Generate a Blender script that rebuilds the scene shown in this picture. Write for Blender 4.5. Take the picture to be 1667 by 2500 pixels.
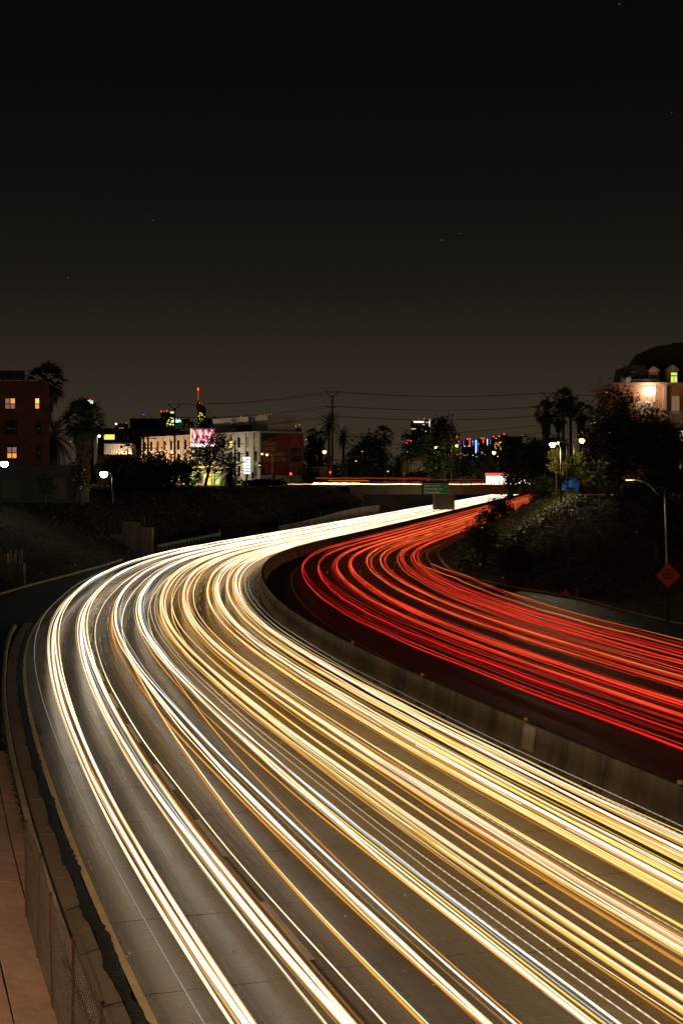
import bpy, math, random
import numpy as np
from mathutils import Matrix, Vector, Euler
random.seed(7)
rng = np.random.default_rng(7)
for o in list(bpy.data.objects): bpy.data.objects.remove(o)
SC = bpy.context.scene
COL = SC.collection
R = math.radians

# ------------------------------------------------------------------ camera, sky, exposure
FPX, HOR, CX, EYE = 3472.0, 1162.0, 833.5, 9.0     # focal length (photo px), horizon row, centre column, eye height (m)
cam = bpy.data.cameras.new('camera'); cam.lens = 50; cam.sensor_fit = 'VERTICAL'; cam.sensor_height = 36
cam.shift_y = -(1250 - HOR) / 2500.0
cam.clip_start = 0.5; cam.clip_end = 12000
camo = bpy.data.objects.new('camera', cam); COL.objects.link(camo)
camo.location = (0, 0, EYE); camo.rotation_euler = (R(90), 0, 0)
SC.camera = camo

world = bpy.data.worlds.new('World'); SC.world = world; world.use_nodes = True
nt = world.node_tree; nt.nodes.clear()
tc = nt.nodes.new('ShaderNodeTexCoord'); sx = nt.nodes.new('ShaderNodeSeparateXYZ')
rp = nt.nodes.new('ShaderNodeValToRGB'); bg = nt.nodes.new('ShaderNodeBackground'); wo = nt.nodes.new('ShaderNodeOutputWorld')
nt.links.new(tc.outputs['Generated'], sx.inputs[0]); nt.links.new(sx.outputs['Z'], rp.inputs[0])
els = rp.color_ramp.elements
SKY = [(0.0, (.048, .036, .0220)), (.04, (.041, .031, .0195)), (.08, (.027, .0205, .0140)), (.13, (.0128, .0098, .0070)), (.19, (.0066, .0056, .0045)), (.26, (.0037, .0035, .0033)), (.36, (.0025, .0025, .0027))]
els[0].position = SKY[0][0]; els[0].color = (*SKY[0][1], 1)
els[1].position = SKY[-1][0]; els[1].color = (*SKY[-1][1], 1)
for p, c in SKY[1:-1]:
    e = els.new(p); e.color = (*c, 1)
nt.links.new(rp.outputs[0], bg.inputs[0]); bg.inputs[1].default_value = .9
nt.links.new(bg.outputs[0], wo.inputs[0])

SC.render.engine = 'CYCLES'
SC.view_settings.view_transform = 'Standard'; SC.view_settings.look = 'None'
SC.view_settings.exposure = 0.0; SC.view_settings.gamma = 1.0
SC.cycles.use_denoising = True
SC.cycles.max_bounces = 4; SC.cycles.diffuse_bounces = 2; SC.cycles.glossy_bounces = 2; SC.cycles.transparent_max_bounces = 6
SC.cycles.sample_clamp_indirect = 4.0
SC.cycles.use_light_tree = True
try: SC.cycles.caustics_reflective = False; SC.cycles.caustics_refractive = False
except Exception: pass

# ------------------------------------------------------------------ measuring helpers
def W(x, y, d):      # photo pixel at depth d (m) -> place in the world
    return Vector(((x - CX) * d / FPX, d, EYE - (y - HOR) * d / FPX))
def G(x, y, z=0.0):  # photo pixel lying at height z -> place in the world
    d = FPX * (EYE - z) / (y - HOR)
    return Vector(((x - CX) * d / FPX, d, z))
def PX(d): return d / FPX
def interp(x, pts):
    return float(np.interp(x, [p[0] for p in pts], [p[1] for p in pts]))
def smooth(a, b, x):
    t = min(1, max(0, (x - a) / (b - a))); return t * t * (3 - 2 * t)

# the median barrier's line: heading dX/dY at each distance, integrated
_M = [(0, -.36), (20, -.35), (28, -.32), (34, -.30), (40, -.288), (50, -.272), (57, -.255), (70, -.225), (85, -.16), (97, -.115), (112, -.07), (124, -.03), (135, .02), (148, .085), (160, .145), (175, .185), (200, .19), (250, .18), (2000, .178)]
_dd = np.arange(0, 2000, .25)
_mm = np.interp(_dd, [p[0] for p in _M], [p[1] for p in _M])
_k = np.ones(61) / 61
_mm = np.convolve(np.pad(_mm, 30, mode='edge'), _k, mode='valid')
_xx = np.concatenate([[0], np.cumsum((_mm[1:] + _mm[:-1]) / 2 * .25)])
_xx += 2.72 - np.interp(57.5, _dd, _xx)
_ss = np.concatenate([[0], np.cumsum(np.sqrt(1 + ((_mm[1:] + _mm[:-1]) / 2) ** 2) * .25)])
def RX(d): return float(np.interp(d, _dd, _xx))
def RM(d): return float(np.interp(d, _dd, _mm))
def S_of(d): return float(np.interp(d, _dd, _ss))
def D_of(s): return float(np.interp(s, _ss, _dd))
def RP(d, o, z=0.0):   # place at distance d along the barrier, o metres to its right
    m = RM(d); c = 1 / math.sqrt(1 + m * m)
    return (RX(d) + o * c, d - o * m * c, z)
def dsteps(d0, d1, near=1.5, grow=.022):
    out = [d0]
    while out[-1] < d1: out.append(min(d1, out[-1] + max(near, out[-1] * grow)))
    return out

# ------------------------------------------------------------------ mesh helpers
class MB:
    def __init__(self, M=None): self.v = []; self.f = []; self.uv = None; self.M = M
    def add(self, vs, fs):
        b = len(self.v)
        if self.M is not None: vs = [tuple(self.M @ Vector(p)) for p in vs]
        self.v += [tuple(p) for p in vs]; self.f += [tuple(b + i for i in f) for f in fs]; return self
    def box(self, x0, x1, y0, y1, z0, z1):
        return self.add([(x0, y0, z0), (x1, y0, z0), (x1, y1, z0), (x0, y1, z0), (x0, y0, z1), (x1, y0, z1), (x1, y1, z1), (x0, y1, z1)],
                        [(0, 3, 2, 1), (4, 5, 6, 7), (0, 1, 5, 4), (1, 2, 6, 5), (2, 3, 7, 6), (3, 0, 4, 7)])
    def quad(self, a, b, c, d): return self.add([a, b, c, d], [(0, 1, 2, 3)])
    def poly(self, pts): return self.add(pts, [tuple(range(len(pts)))])
    def prism(self, pts, y0, y1):   # outline in local x,z pushed from y0 to y1
        n = len(pts)
        vs = [(x, y0, z) for x, z in pts] + [(x, y1, z) for x, z in pts]
        return self.add(vs, [tuple(range(n)), tuple(reversed(range(n, 2 * n)))] + [(i, n + i, n + (i + 1) % n, (i + 1) % n) for i in range(n)])
    def tube(self, pts, r, k=6, cap=True):
        P = np.array([tuple(p) for p in pts], float); n = len(P)
        rr = np.full(n, r, float) if np.isscalar(r) else np.array(r, float)
        T = np.gradient(P, axis=0); T /= np.linalg.norm(T, axis=1)[:, None] + 1e-12
        ref = np.eye(3)[np.argmin(np.abs(T.mean(0)))]
        A = np.cross(T, ref); A /= np.linalg.norm(A, axis=1)[:, None] + 1e-12
        B = np.cross(T, A)
        an = np.arange(k) * 2 * math.pi / k
        V = P[:, None] + rr[:, None, None] * (np.cos(an)[None, :, None] * A[:, None] + np.sin(an)[None, :, None] * B[:, None])
        fs = [(i * k + j, i * k + (j + 1) % k, (i + 1) * k + (j + 1) % k, (i + 1) * k + j) for i in range(n - 1) for j in range(k)]
        if cap: fs += [tuple(reversed(range(k))), tuple((n - 1) * k + j for j in range(k))]
        return self.add([tuple(p) for p in V.reshape(-1, 3)], fs)
    def lathe(self, c, prof, k=10):   # prof: (radius, z) about a vertical axis at c
        vs = []; n = len(prof)
        for r, z in prof:
            for j in range(k):
                a = 2 * math.pi * j / k; vs.append((c[0] + r * math.cos(a), c[1] + r * math.sin(a), c[2] + z))
        fs = [(i * k + j, i * k + (j + 1) % k, (i + 1) * k + (j + 1) % k, (i + 1) * k + j) for i in range(n - 1) for j in range(k)]
        fs += [tuple(reversed(range(k))), tuple((n - 1) * k + j for j in range(k))]
        return self.add(vs, fs)
    def build(self, name, mat, parent=None, smoothed=False):
        me = bpy.data.meshes.new(name); me.from_pydata(self.v, [], self.f)
        if self.uv is not None:
            l = me.uv_layers.new(name='UVMap'); idx = np.zeros(len(me.loops), int); me.loops.foreach_get('vertex_index', idx)
            l.data.foreach_set('uv', np.array(self.uv, float)[idx].ravel())
        return link(name, me, mat, parent, smoothed)
def link(name, me, mat, parent=None, smoothed=False, inverse=True):
    if mat is not None and not me.materials: me.materials.append(MATS[mat] if isinstance(mat, str) else mat)
    if smoothed: me.polygons.foreach_set('use_smooth', [True] * len(me.polygons))
    o = bpy.data.objects.new(name, me); COL.objects.link(o)
    if parent is not None:
        o.parent = parent
        if inverse: o.matrix_parent_inverse = base_inverse(parent)
    return o
BASE = {}
def base_inverse(p): return BASE[p.name].inverted() if p.name in BASE else Matrix.Identity(4)
def empty(name, loc):
    o = bpy.data.objects.new(name, None); COL.objects.link(o); o.location = loc; o.empty_display_size = .2
    BASE[o.name] = Matrix.Translation(Vector(loc)); return o
def tag(o, label=None, cat=None, group=None, kind=None):
    if label: o['label'] = label
    if cat: o['category'] = cat
    if group: o['group'] = group
    if kind: o['kind'] = kind
    return o
def thing(name, loc, label, cat, group=None): return tag(empty(name, loc), label, cat, group)
def frame(x, y, z, deg=0): return Matrix.Translation((x, y, z)) @ Matrix.Rotation(R(deg), 4, 'Z')
def text(name, body, size, mat, M, parent=None, align='LEFT', shear=0, width=None, extrude=.01, bold=0, space=1.0):
    cu = bpy.data.curves.new(name, 'FONT'); cu.body = body; cu.size = size; cu.align_x = align; cu.shear = shear; cu.extrude = extrude
    cu.offset = bold; cu.space_character = space; cu.resolution_u = 3
    ob = bpy.data.objects.new(name + '_tmp', cu); COL.objects.link(ob)
    dg = bpy.context.evaluated_depsgraph_get(); dg.update()
    me = bpy.data.meshes.new_from_object(ob.evaluated_get(dg)); bpy.data.objects.remove(ob)
    n = len(me.vertices); co = np.zeros(n * 3); me.vertices.foreach_get('co', co); co = co.reshape(-1, 3)
    if width:
        k = width / max(1e-6, co[:, 0].max() - co[:, 0].min()); co[:, 0] *= k
    X = np.stack([co[:, 0], -co[:, 2], co[:, 1]], 1)     # letters stand upright, facing -y
    X = np.array([tuple(M @ Vector(p)) for p in X]); me.vertices.foreach_set('co', X.ravel()); me.name = name
    me.materials.clear()
    return link(name, me, mat, parent)

# ------------------------------------------------------------------ materials
MATS = {}
def newmat(name):
    m = bpy.data.materials.new(name); m.use_nodes = True; MATS[name] = m
    return m, m.node_tree.nodes, m.node_tree.links, m.node_tree.nodes['Principled BSDF']
def pmat(name, c, c2=None, rough=.8, scale=1.5, blotch=.15, metal=0, bump=0, spec=.3, bscale=None, streak=False):
    m, N, L, b = newmat(name)
    c2 = c2 or tuple(x * .6 for x in c)
    g = N.new('ShaderNodeNewGeometry'); mp = N.new('ShaderNodeMapping'); L.new(g.outputs['Position'], mp.inputs['Vector'])
    if streak: mp.inputs['Scale'].default_value = (1, 1, .12)
    n1 = N.new('ShaderNodeTexNoise'); n1.inputs['Scale'].default_value = scale; n1.inputs['Detail'].default_value = 6; n1.inputs['Roughness'].default_value = .65
    n2 = N.new('ShaderNodeTexNoise'); n2.inputs['Scale'].default_value = scale * blotch; n2.inputs['Detail'].default_value = 3
    L.new(mp.outputs[0], n1.inputs['Vector']); L.new(mp.outputs[0], n2.inputs['Vector'])
    ad = N.new('ShaderNodeMath'); ad.operation = 'ADD'; L.new(n1.outputs['Fac'], ad.inputs[0]); L.new(n2.outputs['Fac'], ad.inputs[1])
    mr = N.new('ShaderNodeMapRange'); mr.inputs[1].default_value = .7; mr.inputs[2].default_value = 1.3; L.new(ad.outputs[0], mr.inputs[0])
    mx = N.new('ShaderNodeMix'); mx.data_type = 'RGBA'; L.new(mr.outputs[0], mx.inputs[0]); mx.inputs[6].default_value = (*c2, 1); mx.inputs[7].default_value = (*c, 1)
    L.new(mx.outputs[2], b.inputs['Base Color'])
    b.inputs['Roughness'].default_value = rough; b.inputs['Metallic'].default_value = metal; b.inputs['Specular IOR Level'].default_value = spec
    if bump:
        n3 = N.new('ShaderNodeTexNoise'); n3.inputs['Scale'].default_value = bscale or scale * 6; n3.inputs['Detail'].default_value = 4
        L.new(mp.outputs[0], n3.inputs['Vector'])
        bp = N.new('ShaderNodeBump'); bp.inputs['Strength'].default_value = bump; bp.inputs['Distance'].default_value = .05
        L.new(n3.outputs['Fac'], bp.inputs['Height']); L.new(bp.outputs[0], b.inputs['Normal'])
    return m
def emat(name, c, s):
    m, N, L, b = newmat(name)
    b.inputs['Base Color'].default_value = (.02, .02, .02, 1); b.inputs['Emission Color'].default_value = (*c, 1); b.inputs['Emission Strength'].default_value = s
    return m
def leafmat(name, c, c2, trans=.15, rough=.5):
    m, N, L, b = newmat(name)
    g = N.new('ShaderNodeNewGeometry'); n1 = N.new('ShaderNodeTexNoise'); n1.inputs['Scale'].default_value = .9; n1.inputs['Detail'].default_value = 4
    L.new(g.outputs['Position'], n1.inputs['Vector'])
    ad = N.new('ShaderNodeMath'); ad.operation = 'MULTIPLY_ADD'; L.new(g.outputs['Random Per Island'], ad.inputs[0]); ad.inputs[1].default_value = .5; L.new(n1.outputs['Fac'], ad.inputs[2])
    mr = N.new('ShaderNodeMapRange'); mr.inputs[1].default_value = .4; mr.inputs[2].default_value = 1.1; L.new(ad.outputs[0], mr.inputs[0])
    mx = N.new('ShaderNodeMix'); mx.data_type = 'RGBA'; L.new(mr.outputs[0], mx.inputs[0]); mx.inputs[6].default_value = (*c2, 1); mx.inputs[7].default_value = (*c, 1)
    L.new(mx.outputs[2], b.inputs['Base Color']); b.inputs['Roughness'].default_value = rough; b.inputs['Specular IOR Level'].default_value = .35
    b.inputs['Transmission Weight'].default_value = 0
    return m
def roadmat(name, c, c2, rough, spec=.5, tine=True, lane=3.4, o0=-15.0, tar=.5, pit=0.0):
    """concrete or asphalt: UV = (offset, distance along the road). Tining across, oil band down each lane, patches, pitting"""
    m, N, L, b = newmat(name)
    uv = N.new('ShaderNodeUVMap'); sp = N.new('ShaderNodeSeparateXYZ'); L.new(uv.outputs[0], sp.inputs[0])
    def math_(op, a, v=None, c=None):
        n = N.new('ShaderNodeMath'); n.operation = op; n.use_clamp = False
        for i, q in enumerate((a, v, c)):
            if q is None: continue
            if isinstance(q, (int, float)): n.inputs[i].default_value = q
            else: L.new(q, n.inputs[i])
        return n.outputs[0]
    def noise(sx_, sy_, scale, det=4, rgh=.6):
        mp = N.new('ShaderNodeMapping'); mp.inputs['Scale'].default_value = (sx_, sy_, 1); L.new(uv.outputs[0], mp.inputs['Vector'])
        n = N.new('ShaderNodeTexNoise'); n.inputs['Scale'].default_value = scale; n.inputs['Detail'].default_value = det; n.inputs['Roughness'].default_value = rgh
        L.new(mp.outputs[0], n.inputs['Vector']); return n.outputs['Fac']
    fine = noise(1, 1, 9, 6, .75); across = noise(.22, 9, 3, 5, .7); along = noise(7, .05, 1.6, 4); blot = noise(1, .5, .45, 3)
    slab = N.new('ShaderNodeTexWhiteNoise'); slab.noise_dimensions = '2D'
    fl = N.new('ShaderNodeVectorMath'); fl.operation = 'FLOOR'; dv = N.new('ShaderNodeVectorMath'); dv.operation = 'DIVIDE'
    mo = N.new('ShaderNodeVectorMath'); mo.operation = 'SUBTRACT'; mo.inputs[1].default_value = (o0, 0, 0); L.new(uv.outputs[0], mo.inputs[0])
    L.new(mo.outputs[0], dv.inputs[0]); dv.inputs[1].default_value = (lane, 4.0, 1); L.new(dv.outputs[0], fl.inputs[0]); L.new(fl.outputs[0], slab.inputs['Vector'])
    ph = math_('MULTIPLY', math_('SUBTRACT', sp.outputs[0], o0), 2 * math.pi / lane)
    band = math_('MULTIPLY', math_('SUBTRACT', 1, math_('COSINE', ph)), .5)            # 1 in the middle of a lane
    band = math_('POWER', band, 2.5)
    t = math_('MULTIPLY', fine, .55)
    t = math_('ADD', t, math_('MULTIPLY', math_('SUBTRACT', across, .38), 1.3 if tine else .05))
    t = math_('ADD', t, math_('MULTIPLY', along, .45)); t = math_('ADD', t, math_('MULTIPLY', blot, .5))
    t = math_('ADD', t, math_('MULTIPLY', slab.outputs['Value'], .30 if tine else .03))
    t = math_('SUBTRACT', t, math_('MULTIPLY', band, tar * .45))
    mr = N.new('ShaderNodeMapRange'); mr.inputs[1].default_value = .45; mr.inputs[2].default_value = 1.3; L.new(t, mr.inputs[0])
    mx = N.new('ShaderNodeMix'); mx.data_type = 'RGBA'; L.new(mr.outputs[0], mx.inputs[0]); mx.inputs[6].default_value = (*c2, 1); mx.inputs[7].default_value = (*c, 1)
    colr = mx.outputs[2]
    vo = N.new('ShaderNodeTexVoronoi'); vo.inputs['Scale'].default_value = 9; vo.inputs['Randomness'].default_value = 1; L.new(uv.outputs[0], vo.inputs['Vector'])
    pt = math_('LESS_THAN', vo.outputs['Distance'], .13); pg = math_('GREATER_THAN', noise(1, 1, 3.1, 2), .50)
    pm = math_('MULTIPLY', math_('MULTIPLY', pt, pg), .75)
    mx2 = N.new('ShaderNodeMix'); mx2.data_type = 'RGBA'; L.new(pm, mx2.inputs[0]); L.new(colr, mx2.inputs[6]); mx2.inputs[7].default_value = (c2[0] * .35, c2[1] * .35, c2[2] * .35, 1)
    L.new(mx2.outputs[2], b.inputs['Base Color'])
    rr = N.new('ShaderNodeMapRange'); rr.inputs[1].default_value = .3; rr.inputs[2].default_value = .7; rr.inputs[3].default_value = rough - .1; rr.inputs[4].default_value = rough + .12
    L.new(along, rr.inputs[0]); L.new(rr.outputs[0], b.inputs['Roughness']); b.inputs['Specular IOR Level'].default_value = spec
    wv = math_('SINE', math_('MULTIPLY', math_('ADD', sp.outputs[1], math_('MULTIPLY', across, .05)), 2 * math.pi / .09))
    hh = math_('ADD', math_('MULTIPLY', wv, .35 if tine else 0), math_('MULTIPLY', fine, 1.2))
    bp = N.new('ShaderNodeBump'); bp.inputs['Strength'].default_value = .45; bp.inputs['Distance'].default_value = .012
    L.new(hh, bp.inputs['Height']); L.new(bp.outputs[0], b.inputs['Normal'])
    return m
roadmat('road_concrete', (.175, .142, .102), (.024, .020, .016), .30, .75)
roadmat('road_asphalt', (.034, .033, .026), (.010, .0098, .008), .6, .2, tine=False, lane=3.1, o0=2.4, tar=.3)
roadmat('ramp_asphalt', (.045, .038, .030), (.018, .015, .012), .7, .2, tine=False, lane=3.6, o0=0, tar=.1)
roadmat('gutter_concrete', (.24, .19, .135), (.12, .095, .068), .7, tine=False, lane=50, o0=-60, tar=.0)
pmat('joint', (.03, .027, .023), rough=.9)
pmat('slope_concrete', (.42, .28, .21), (.24, .16, .12), rough=.8, scale=3, bump=.35, bscale=14)
pmat('curb_concrete', (.46, .40, .30), (.24, .20, .15), rough=.8, scale=4, bump=.3)
pmat('barrier_concrete', (.215, .175, .11), (.035, .029, .020), rough=.75, scale=2.8, bump=.25, streak=True)
pmat('wall_concrete', (.27, .22, .17), (.07, .058, .046), rough=.85, scale=2.0, bump=.3, streak=True)
pmat('pier_concrete', (.12, .10, .075), (.06, .05, .038), rough=.85, scale=.9, bump=.15, streak=True)
pmat('bridge_concrete', (.27, .23, .17), (.15, .128, .10), rough=.85, scale=.9, bump=.15, streak=True)
pmat('panel_metal', (.38, .33, .25), (.26, .225, .17), rough=.5, scale=3, metal=.2)
pmat('tar_seal', (.02, .018, .016), (.007, .007, .007), rough=.5, scale=8, bump=.4, bscale=9, spec=.4)
pmat('paint_white', (.80, .77, .68), (.52, .48, .40), rough=.55, scale=5)
pmat('paint_yellow', (.70, .45, .07), (.45, .28, .05), rough=.55, scale=5)
pmat('paint_edge', (.62, .49, .27), (.42, .33, .18), rough=.55, scale=6)
pmat('paint_black', (.02, .019, .017), rough=.6)
pmat('earth', (.075, .050, .031), (.025, .018, .012), rough=.95, scale=1.2, bump=.9, bscale=3)
pmat('straw_litter', (.16, .12, .075), (.05, .038, .026), rough=.9, scale=3)
pmat('litter_white', (.7, .68, .62), (.45, .43, .4), rough=.6, scale=3)
pmat('galvanised', (.34, .33, .31), (.22, .21, .20), rough=.45, metal=.75, scale=3)
pmat('fence_wire', (.13, .105, .085), (.07, .055, .045), rough=.6, metal=.4, scale=6)
pmat('rust', (.16, .075, .04), (.07, .035, .02), rough=.8, scale=9)
pmat('wood_pole', (.07, .05, .036), (.035, .026, .02), rough=.9, scale=5, streak=True)
pmat('dark_metal', (.045, .045, .045), rough=.5, metal=.3)
pmat('cable', (.012, .011, .010), rough=.7)
pmat('brick', (.23, .085, .045), (.12, .045, .026), rough=.9, scale=6, bump=.3)
pmat('plaster_dark', (.085, .066, .048), (.055, .043, .031), rough=.9, scale=1)
pmat('plaster_white', (.60, .55, .48), (.45, .41, .35), rough=.85, scale=.8)
pmat('plaster_warm_lit', (.60, .42, .30), (.48, .33, .23), rough=.85, scale=.8)
pmat('plaster_orange', (.24, .11, .06), (.17, .078, .042), rough=.85, scale=1)
pmat('roof_slate', (.035, .024, .02), rough=.75, scale=5)
pmat('roof_flat', (.05, .045, .04), rough=.9)
pmat('trim_pale', (.30, .20, .14), (.22, .145, .10), rough=.7, scale=3)
pmat('glass_dark', (.018, .019, .02), rough=.12, spec=.6)
pmat('frame_dark', (.03, .027, .024), rough=.6)
pmat('frame_pale', (.42, .40, .36), rough=.6)
pmat('sign_green', (.010, .30, .13), (.008, .25, .10), rough=.45, scale=3)
pmat('sign_white', (.75, .75, .70), rough=.5)
pmat('sign_orange', (.95, .20, .05), (.85, .16, .04), rough=.4, scale=5)
pmat('ad_red', (.27, .045, .03), (.22, .036, .025), rough=.6, scale=.8)
pmat('ad_red_pale', (.32, .095, .07), (.28, .08, .055), rough=.6, scale=.8)
pmat('ad_green', (.012, .055, .022), rough=.6)
pmat('ad_label', (.03, .028, .022), rough=.6)
pmat('ad_letter', (.60, .36, .31), rough=.6)
pmat('board_black', (.015, .013, .012), rough=.6)
pmat('board_letter', (.26, .23, .19), rough=.6)
pmat('tarp_blue', (.012, .12, .62), (.008, .07, .38), rough=.45, scale=2, bump=.6, bscale=3)
pmat('bark', (.11, .08, .055), (.05, .037, .026), rough=.95, scale=5, bump=.5, streak=True)
pmat('bark_pale', (.62, .56, .44), (.38, .33, .25), rough=.8, scale=2)
pmat('thatch', (.07, .05, .03), (.028, .02, .013), rough=.95, scale=4, streak=True)
pmat('bus_paint', (.62, .60, .58), (.5, .48, .46), rough=.35, scale=1)
pmat('bus_red', (.55, .03, .02), rough=.35, scale=1)
pmat('tower_dark', (.07, .063, .052), (.05, .045, .038), rough=.7, scale=.05)
leafmat('leaf_dark', (.050, .062, .022), (.020, .027, .010))
leafmat('leaf_mid', (.075, .105, .030), (.032, .048, .015))
leafmat('leaf_lit_green', (.12, .20, .05), (.05, .09, .022))  # lamplight on the round tree put into a brighter leaf colour
leafmat('leaf_lit_yellow', (.20, .19, .03), (.09, .09, .016))  # yellow lamplight put into the leaf colour
leafmat('leaf_palm', (.055, .062, .028), (.028, .032, .015))
leafmat('ground_leaf', (.17, .135, .085), (.055, .042, .026))
leafmat('ivy_leaf', (.085, .12, .035), (.035, .05, .016))
for nm, c, s in [('lit_warm', (1, .60, .20), 1.25), ('lit_orange', (1, .36, .06), 1.05), ('lit_yellow', (1, .72, .10), 1.6), ('lit_white', (1, .95, .85), 3.0), ('lit_cool', (.75, .95, 1), 2.2),
                 ('lit_teal', (.25, .95, .80), 1.6), ('lit_green', (.05, 1, .45), 2.0), ('lit_red', (1, .04, .025), 7.0), ('lit_blue', (.05, .15, 1), 1.3), ('lit_pink', (1, .40, .50), 1.5),
                 ('lit_lime', (.80, 1, .18), .9), ('lamp_white', (1, .86, .62), 40), ('lamp_green', (.75, 1, .88), 40), ('lamp_sodium', (1, .52, .10), 22), ('lamp_yellow', (1, .82, .25), 10), ('lamp_lime', (.95, 1, .25), 5),
                 ('lamp_dim', (1, .72, .22), 3.0), ('curtain_pink', (.75, .36, .30), .34), ('curtain_dim', (.55, .33, .16), .35), ('sign_lit', (.92, 1, .90), 2.2), ('star_light', (1, .95, .85), .35), ('bus_side_glow', (1, .93, .82), 3.2), ('bus_roof_glow', (1, .10, .05), 1.3)]:
    emat(nm, c, s)
# luminous trail: each streak carries its own colour
m, N, L, b = newmat('light_trail')
at = N.new('ShaderNodeAttribute'); at.attribute_name = 'glow'; em = N.new('ShaderNodeEmission'); L.new(at.outputs['Color'], em.inputs['Color']); em.inputs['Strength'].default_value = 1
L.new(em.outputs[0], N['Material Output'].inputs['Surface'])
# video billboard picture
m, N, L, b = newmat('video_screen')
g = N.new('ShaderNodeNewGeometry'); mp = N.new('ShaderNodeMapping'); mp.inputs['Scale'].default_value = (.8, .8, .35); L.new(g.outputs['Position'], mp.inputs[0])
n1 = N.new('ShaderNodeTexNoise'); n1.inputs['Scale'].default_value = 1.6; n1.inputs['Detail'].default_value = 5; L.new(mp.outputs[0], n1.inputs['Vector'])
cr = N.new('ShaderNodeValToRGB'); L.new(n1.outputs['Fac'], cr.inputs[0]); e = cr.color_ramp.elements
e[0].position = .40; e[0].color = (.05, .006, .012, 1); e[1].position = .62; e[1].color = (1, .75, .72, 1); k_ = e.new(.5); k_.color = (.75, .12, .2, 1)
L.new(cr.outputs[0], b.inputs['Emission Color']); b.inputs['Emission Strength'].default_value = 1.4; b.inputs['Base Color'].default_value = (.02, .02, .02, 1)
# ------------------------------------------------------------------ the ground: one sheet with the freeway cutting sunk into it
STREET = 6.35
def u_left(d):   # where the left bank starts, metres from the barrier line
    return interp(d, [(0, -17.4), (40, -17.0), (52, -23), (62, -30), (85, -26), (108, -20.6), (128, -18.2), (140, -17.6), (172, -19), (205, -22), (230, -17), (300, -17), (2000, -17)])
def u_right(d):
    return interp(d, [(0, 26), (60, 25), (83, 23.6), (92, 23.0), (102, 22.8), (112, 20.2), (122, 18.4), (134, 17.2), (152, 16.5), (172, 14.8), (250, 14.2), (2000, 14.5)])
def wob(x, y, a=1.0):
    return a * (.35 * math.sin(x * .31 + y * .17) + .25 * math.sin(x * .73 - y * .41 + 1.3) + .18 * math.sin(y * .57 + x * .9))
def ground_z(x, d):
    u = x - RX(d); ul, ur = u_left(d), u_right(d)
    if u < ul:
        t = ul - u; rate = interp(d, [(0, .2), (42, .2), (60, .38), (140, .40), (200, .42), (330, .5)])
        z = rate * max(0, t - .6) if d > 48 else .22 * t
        z = STREET * (1 - math.exp(-(z / STREET) ** 1.0 * 1.0)) if False else min(z, STREET + .12 * smooth(0, 40, t - 15))
        return z + wob(x, d, .45) * smooth(1, 5, t) * (1 - smooth(STREET - 1.2, STREET - .1, z)) * (0 if d < 48 else 1)
    if u > ur:
        t = u - ur; top = interp(d, [(0, 6.6), (100, 6.9), (160, 6.9), (260, STREET), (2000, STREET)])
        rate = interp(d, [(0, .30), (88, .34), (105, .50), (120, .62), (160, .55), (230, .55), (2000, .5)])
        z = min(top, .08 + rate * max(0, t - .8) ** 1.0)
        return z + wob(x, d, .5) * smooth(2, 6, t) * (1 - smooth(top - 1.2, top - .1, z))
    return -.06
ds = [-30, -10] + [float(v) for v in np.arange(0, 60, 4)] + [float(v) for v in np.arange(60, 250, 2.2)] + [float(v) for v in np.arange(250, 420, 5)] + [430, 450, 480, 520, 570, 640, 720, 820, 950, 1150, 1400, 1800]
mb = MB(); rows = []
for d in ds:
    dd = max(0, d); ul, ur = u_left(dd), u_right(dd); rx = RX(dd)
    us = [-4500, -1500, -500, -200, -110] + [ul - t for t in (80, 60, 46, 36, 30, 26, 23, 20.5, 18.5, 17, 15.5, 14, 12.5, 11, 9.5, 8, 6.5, 5, 3.8, 2.6, 1.6, .8, .02)] + [ul + .3, 0, ur - .3] + [ur + t for t in (.02, .8, 1.6, 2.6, 3.8, 5, 6.5, 8, 9.5, 11, 12.5, 14, 15.5, 17, 19, 22, 26, 32, 42, 60, 90)] + [200, 500, 1500, 4500]
    us.sort(); rows.append(len(mb.v))
    for u in us: mb.v.append((rx + u, d, ground_z(rx + u, dd)))
nc = len(us)
for i in range(len(ds) - 1):
    for j in range(nc - 1):
        a = i * nc + j; mb.f.append((a, a + 1, a + 1 + nc, a + nc))
# beyond the freeway's bend the town lies flat out to the horizon
y0 = ds[-1]; b0 = len(mb.v)
for yy in (y0, 4000, 11000):
    for x in (-6000, -500, 0, 500, 1500, 7000): mb.v.append((x, yy, STREET - (.02 if yy == y0 else 0)))
for i in range(2):
    for j in range(5):
        a = b0 + i * 6 + j; mb.f.append((a, a + 1, a + 7, a + 6))
tag(mb.build('ground', 'earth', smoothed=True), kind='structure')

# ------------------------------------------------------------------ carriageways
def strip(name, mat, o0, o1, d0, d1, z, parent=None, n=1, near=1.5, smoothed=True):
    mb = MB(); mb.uv = []; st = dsteps(d0, d1, near)
    f0 = o0 if callable(o0) else (lambda d: o0); f1 = o1 if callable(o1) else (lambda d: o1)
    for d in st:
        for j in range(n + 1):
            o = f0(d) + (f1(d) - f0(d)) * j / n; mb.v.append(RP(d, o, z)); mb.uv.append((o, S_of(d)))
    k = n + 1
    for i in range(len(st) - 1):
        for j in range(n):
            a = i * k + j; mb.f.append((a, a + 1, a + 1 + k, a + k))
    return mb.build(name, mat, parent, smoothed)
EDGE_L, LANE = -15.0, 3.4
road_l = tag(strip('freeway_left_carriageway', 'joint', EDGE_L - .05, -.1, 4, 900, -.035), kind='structure')
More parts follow.
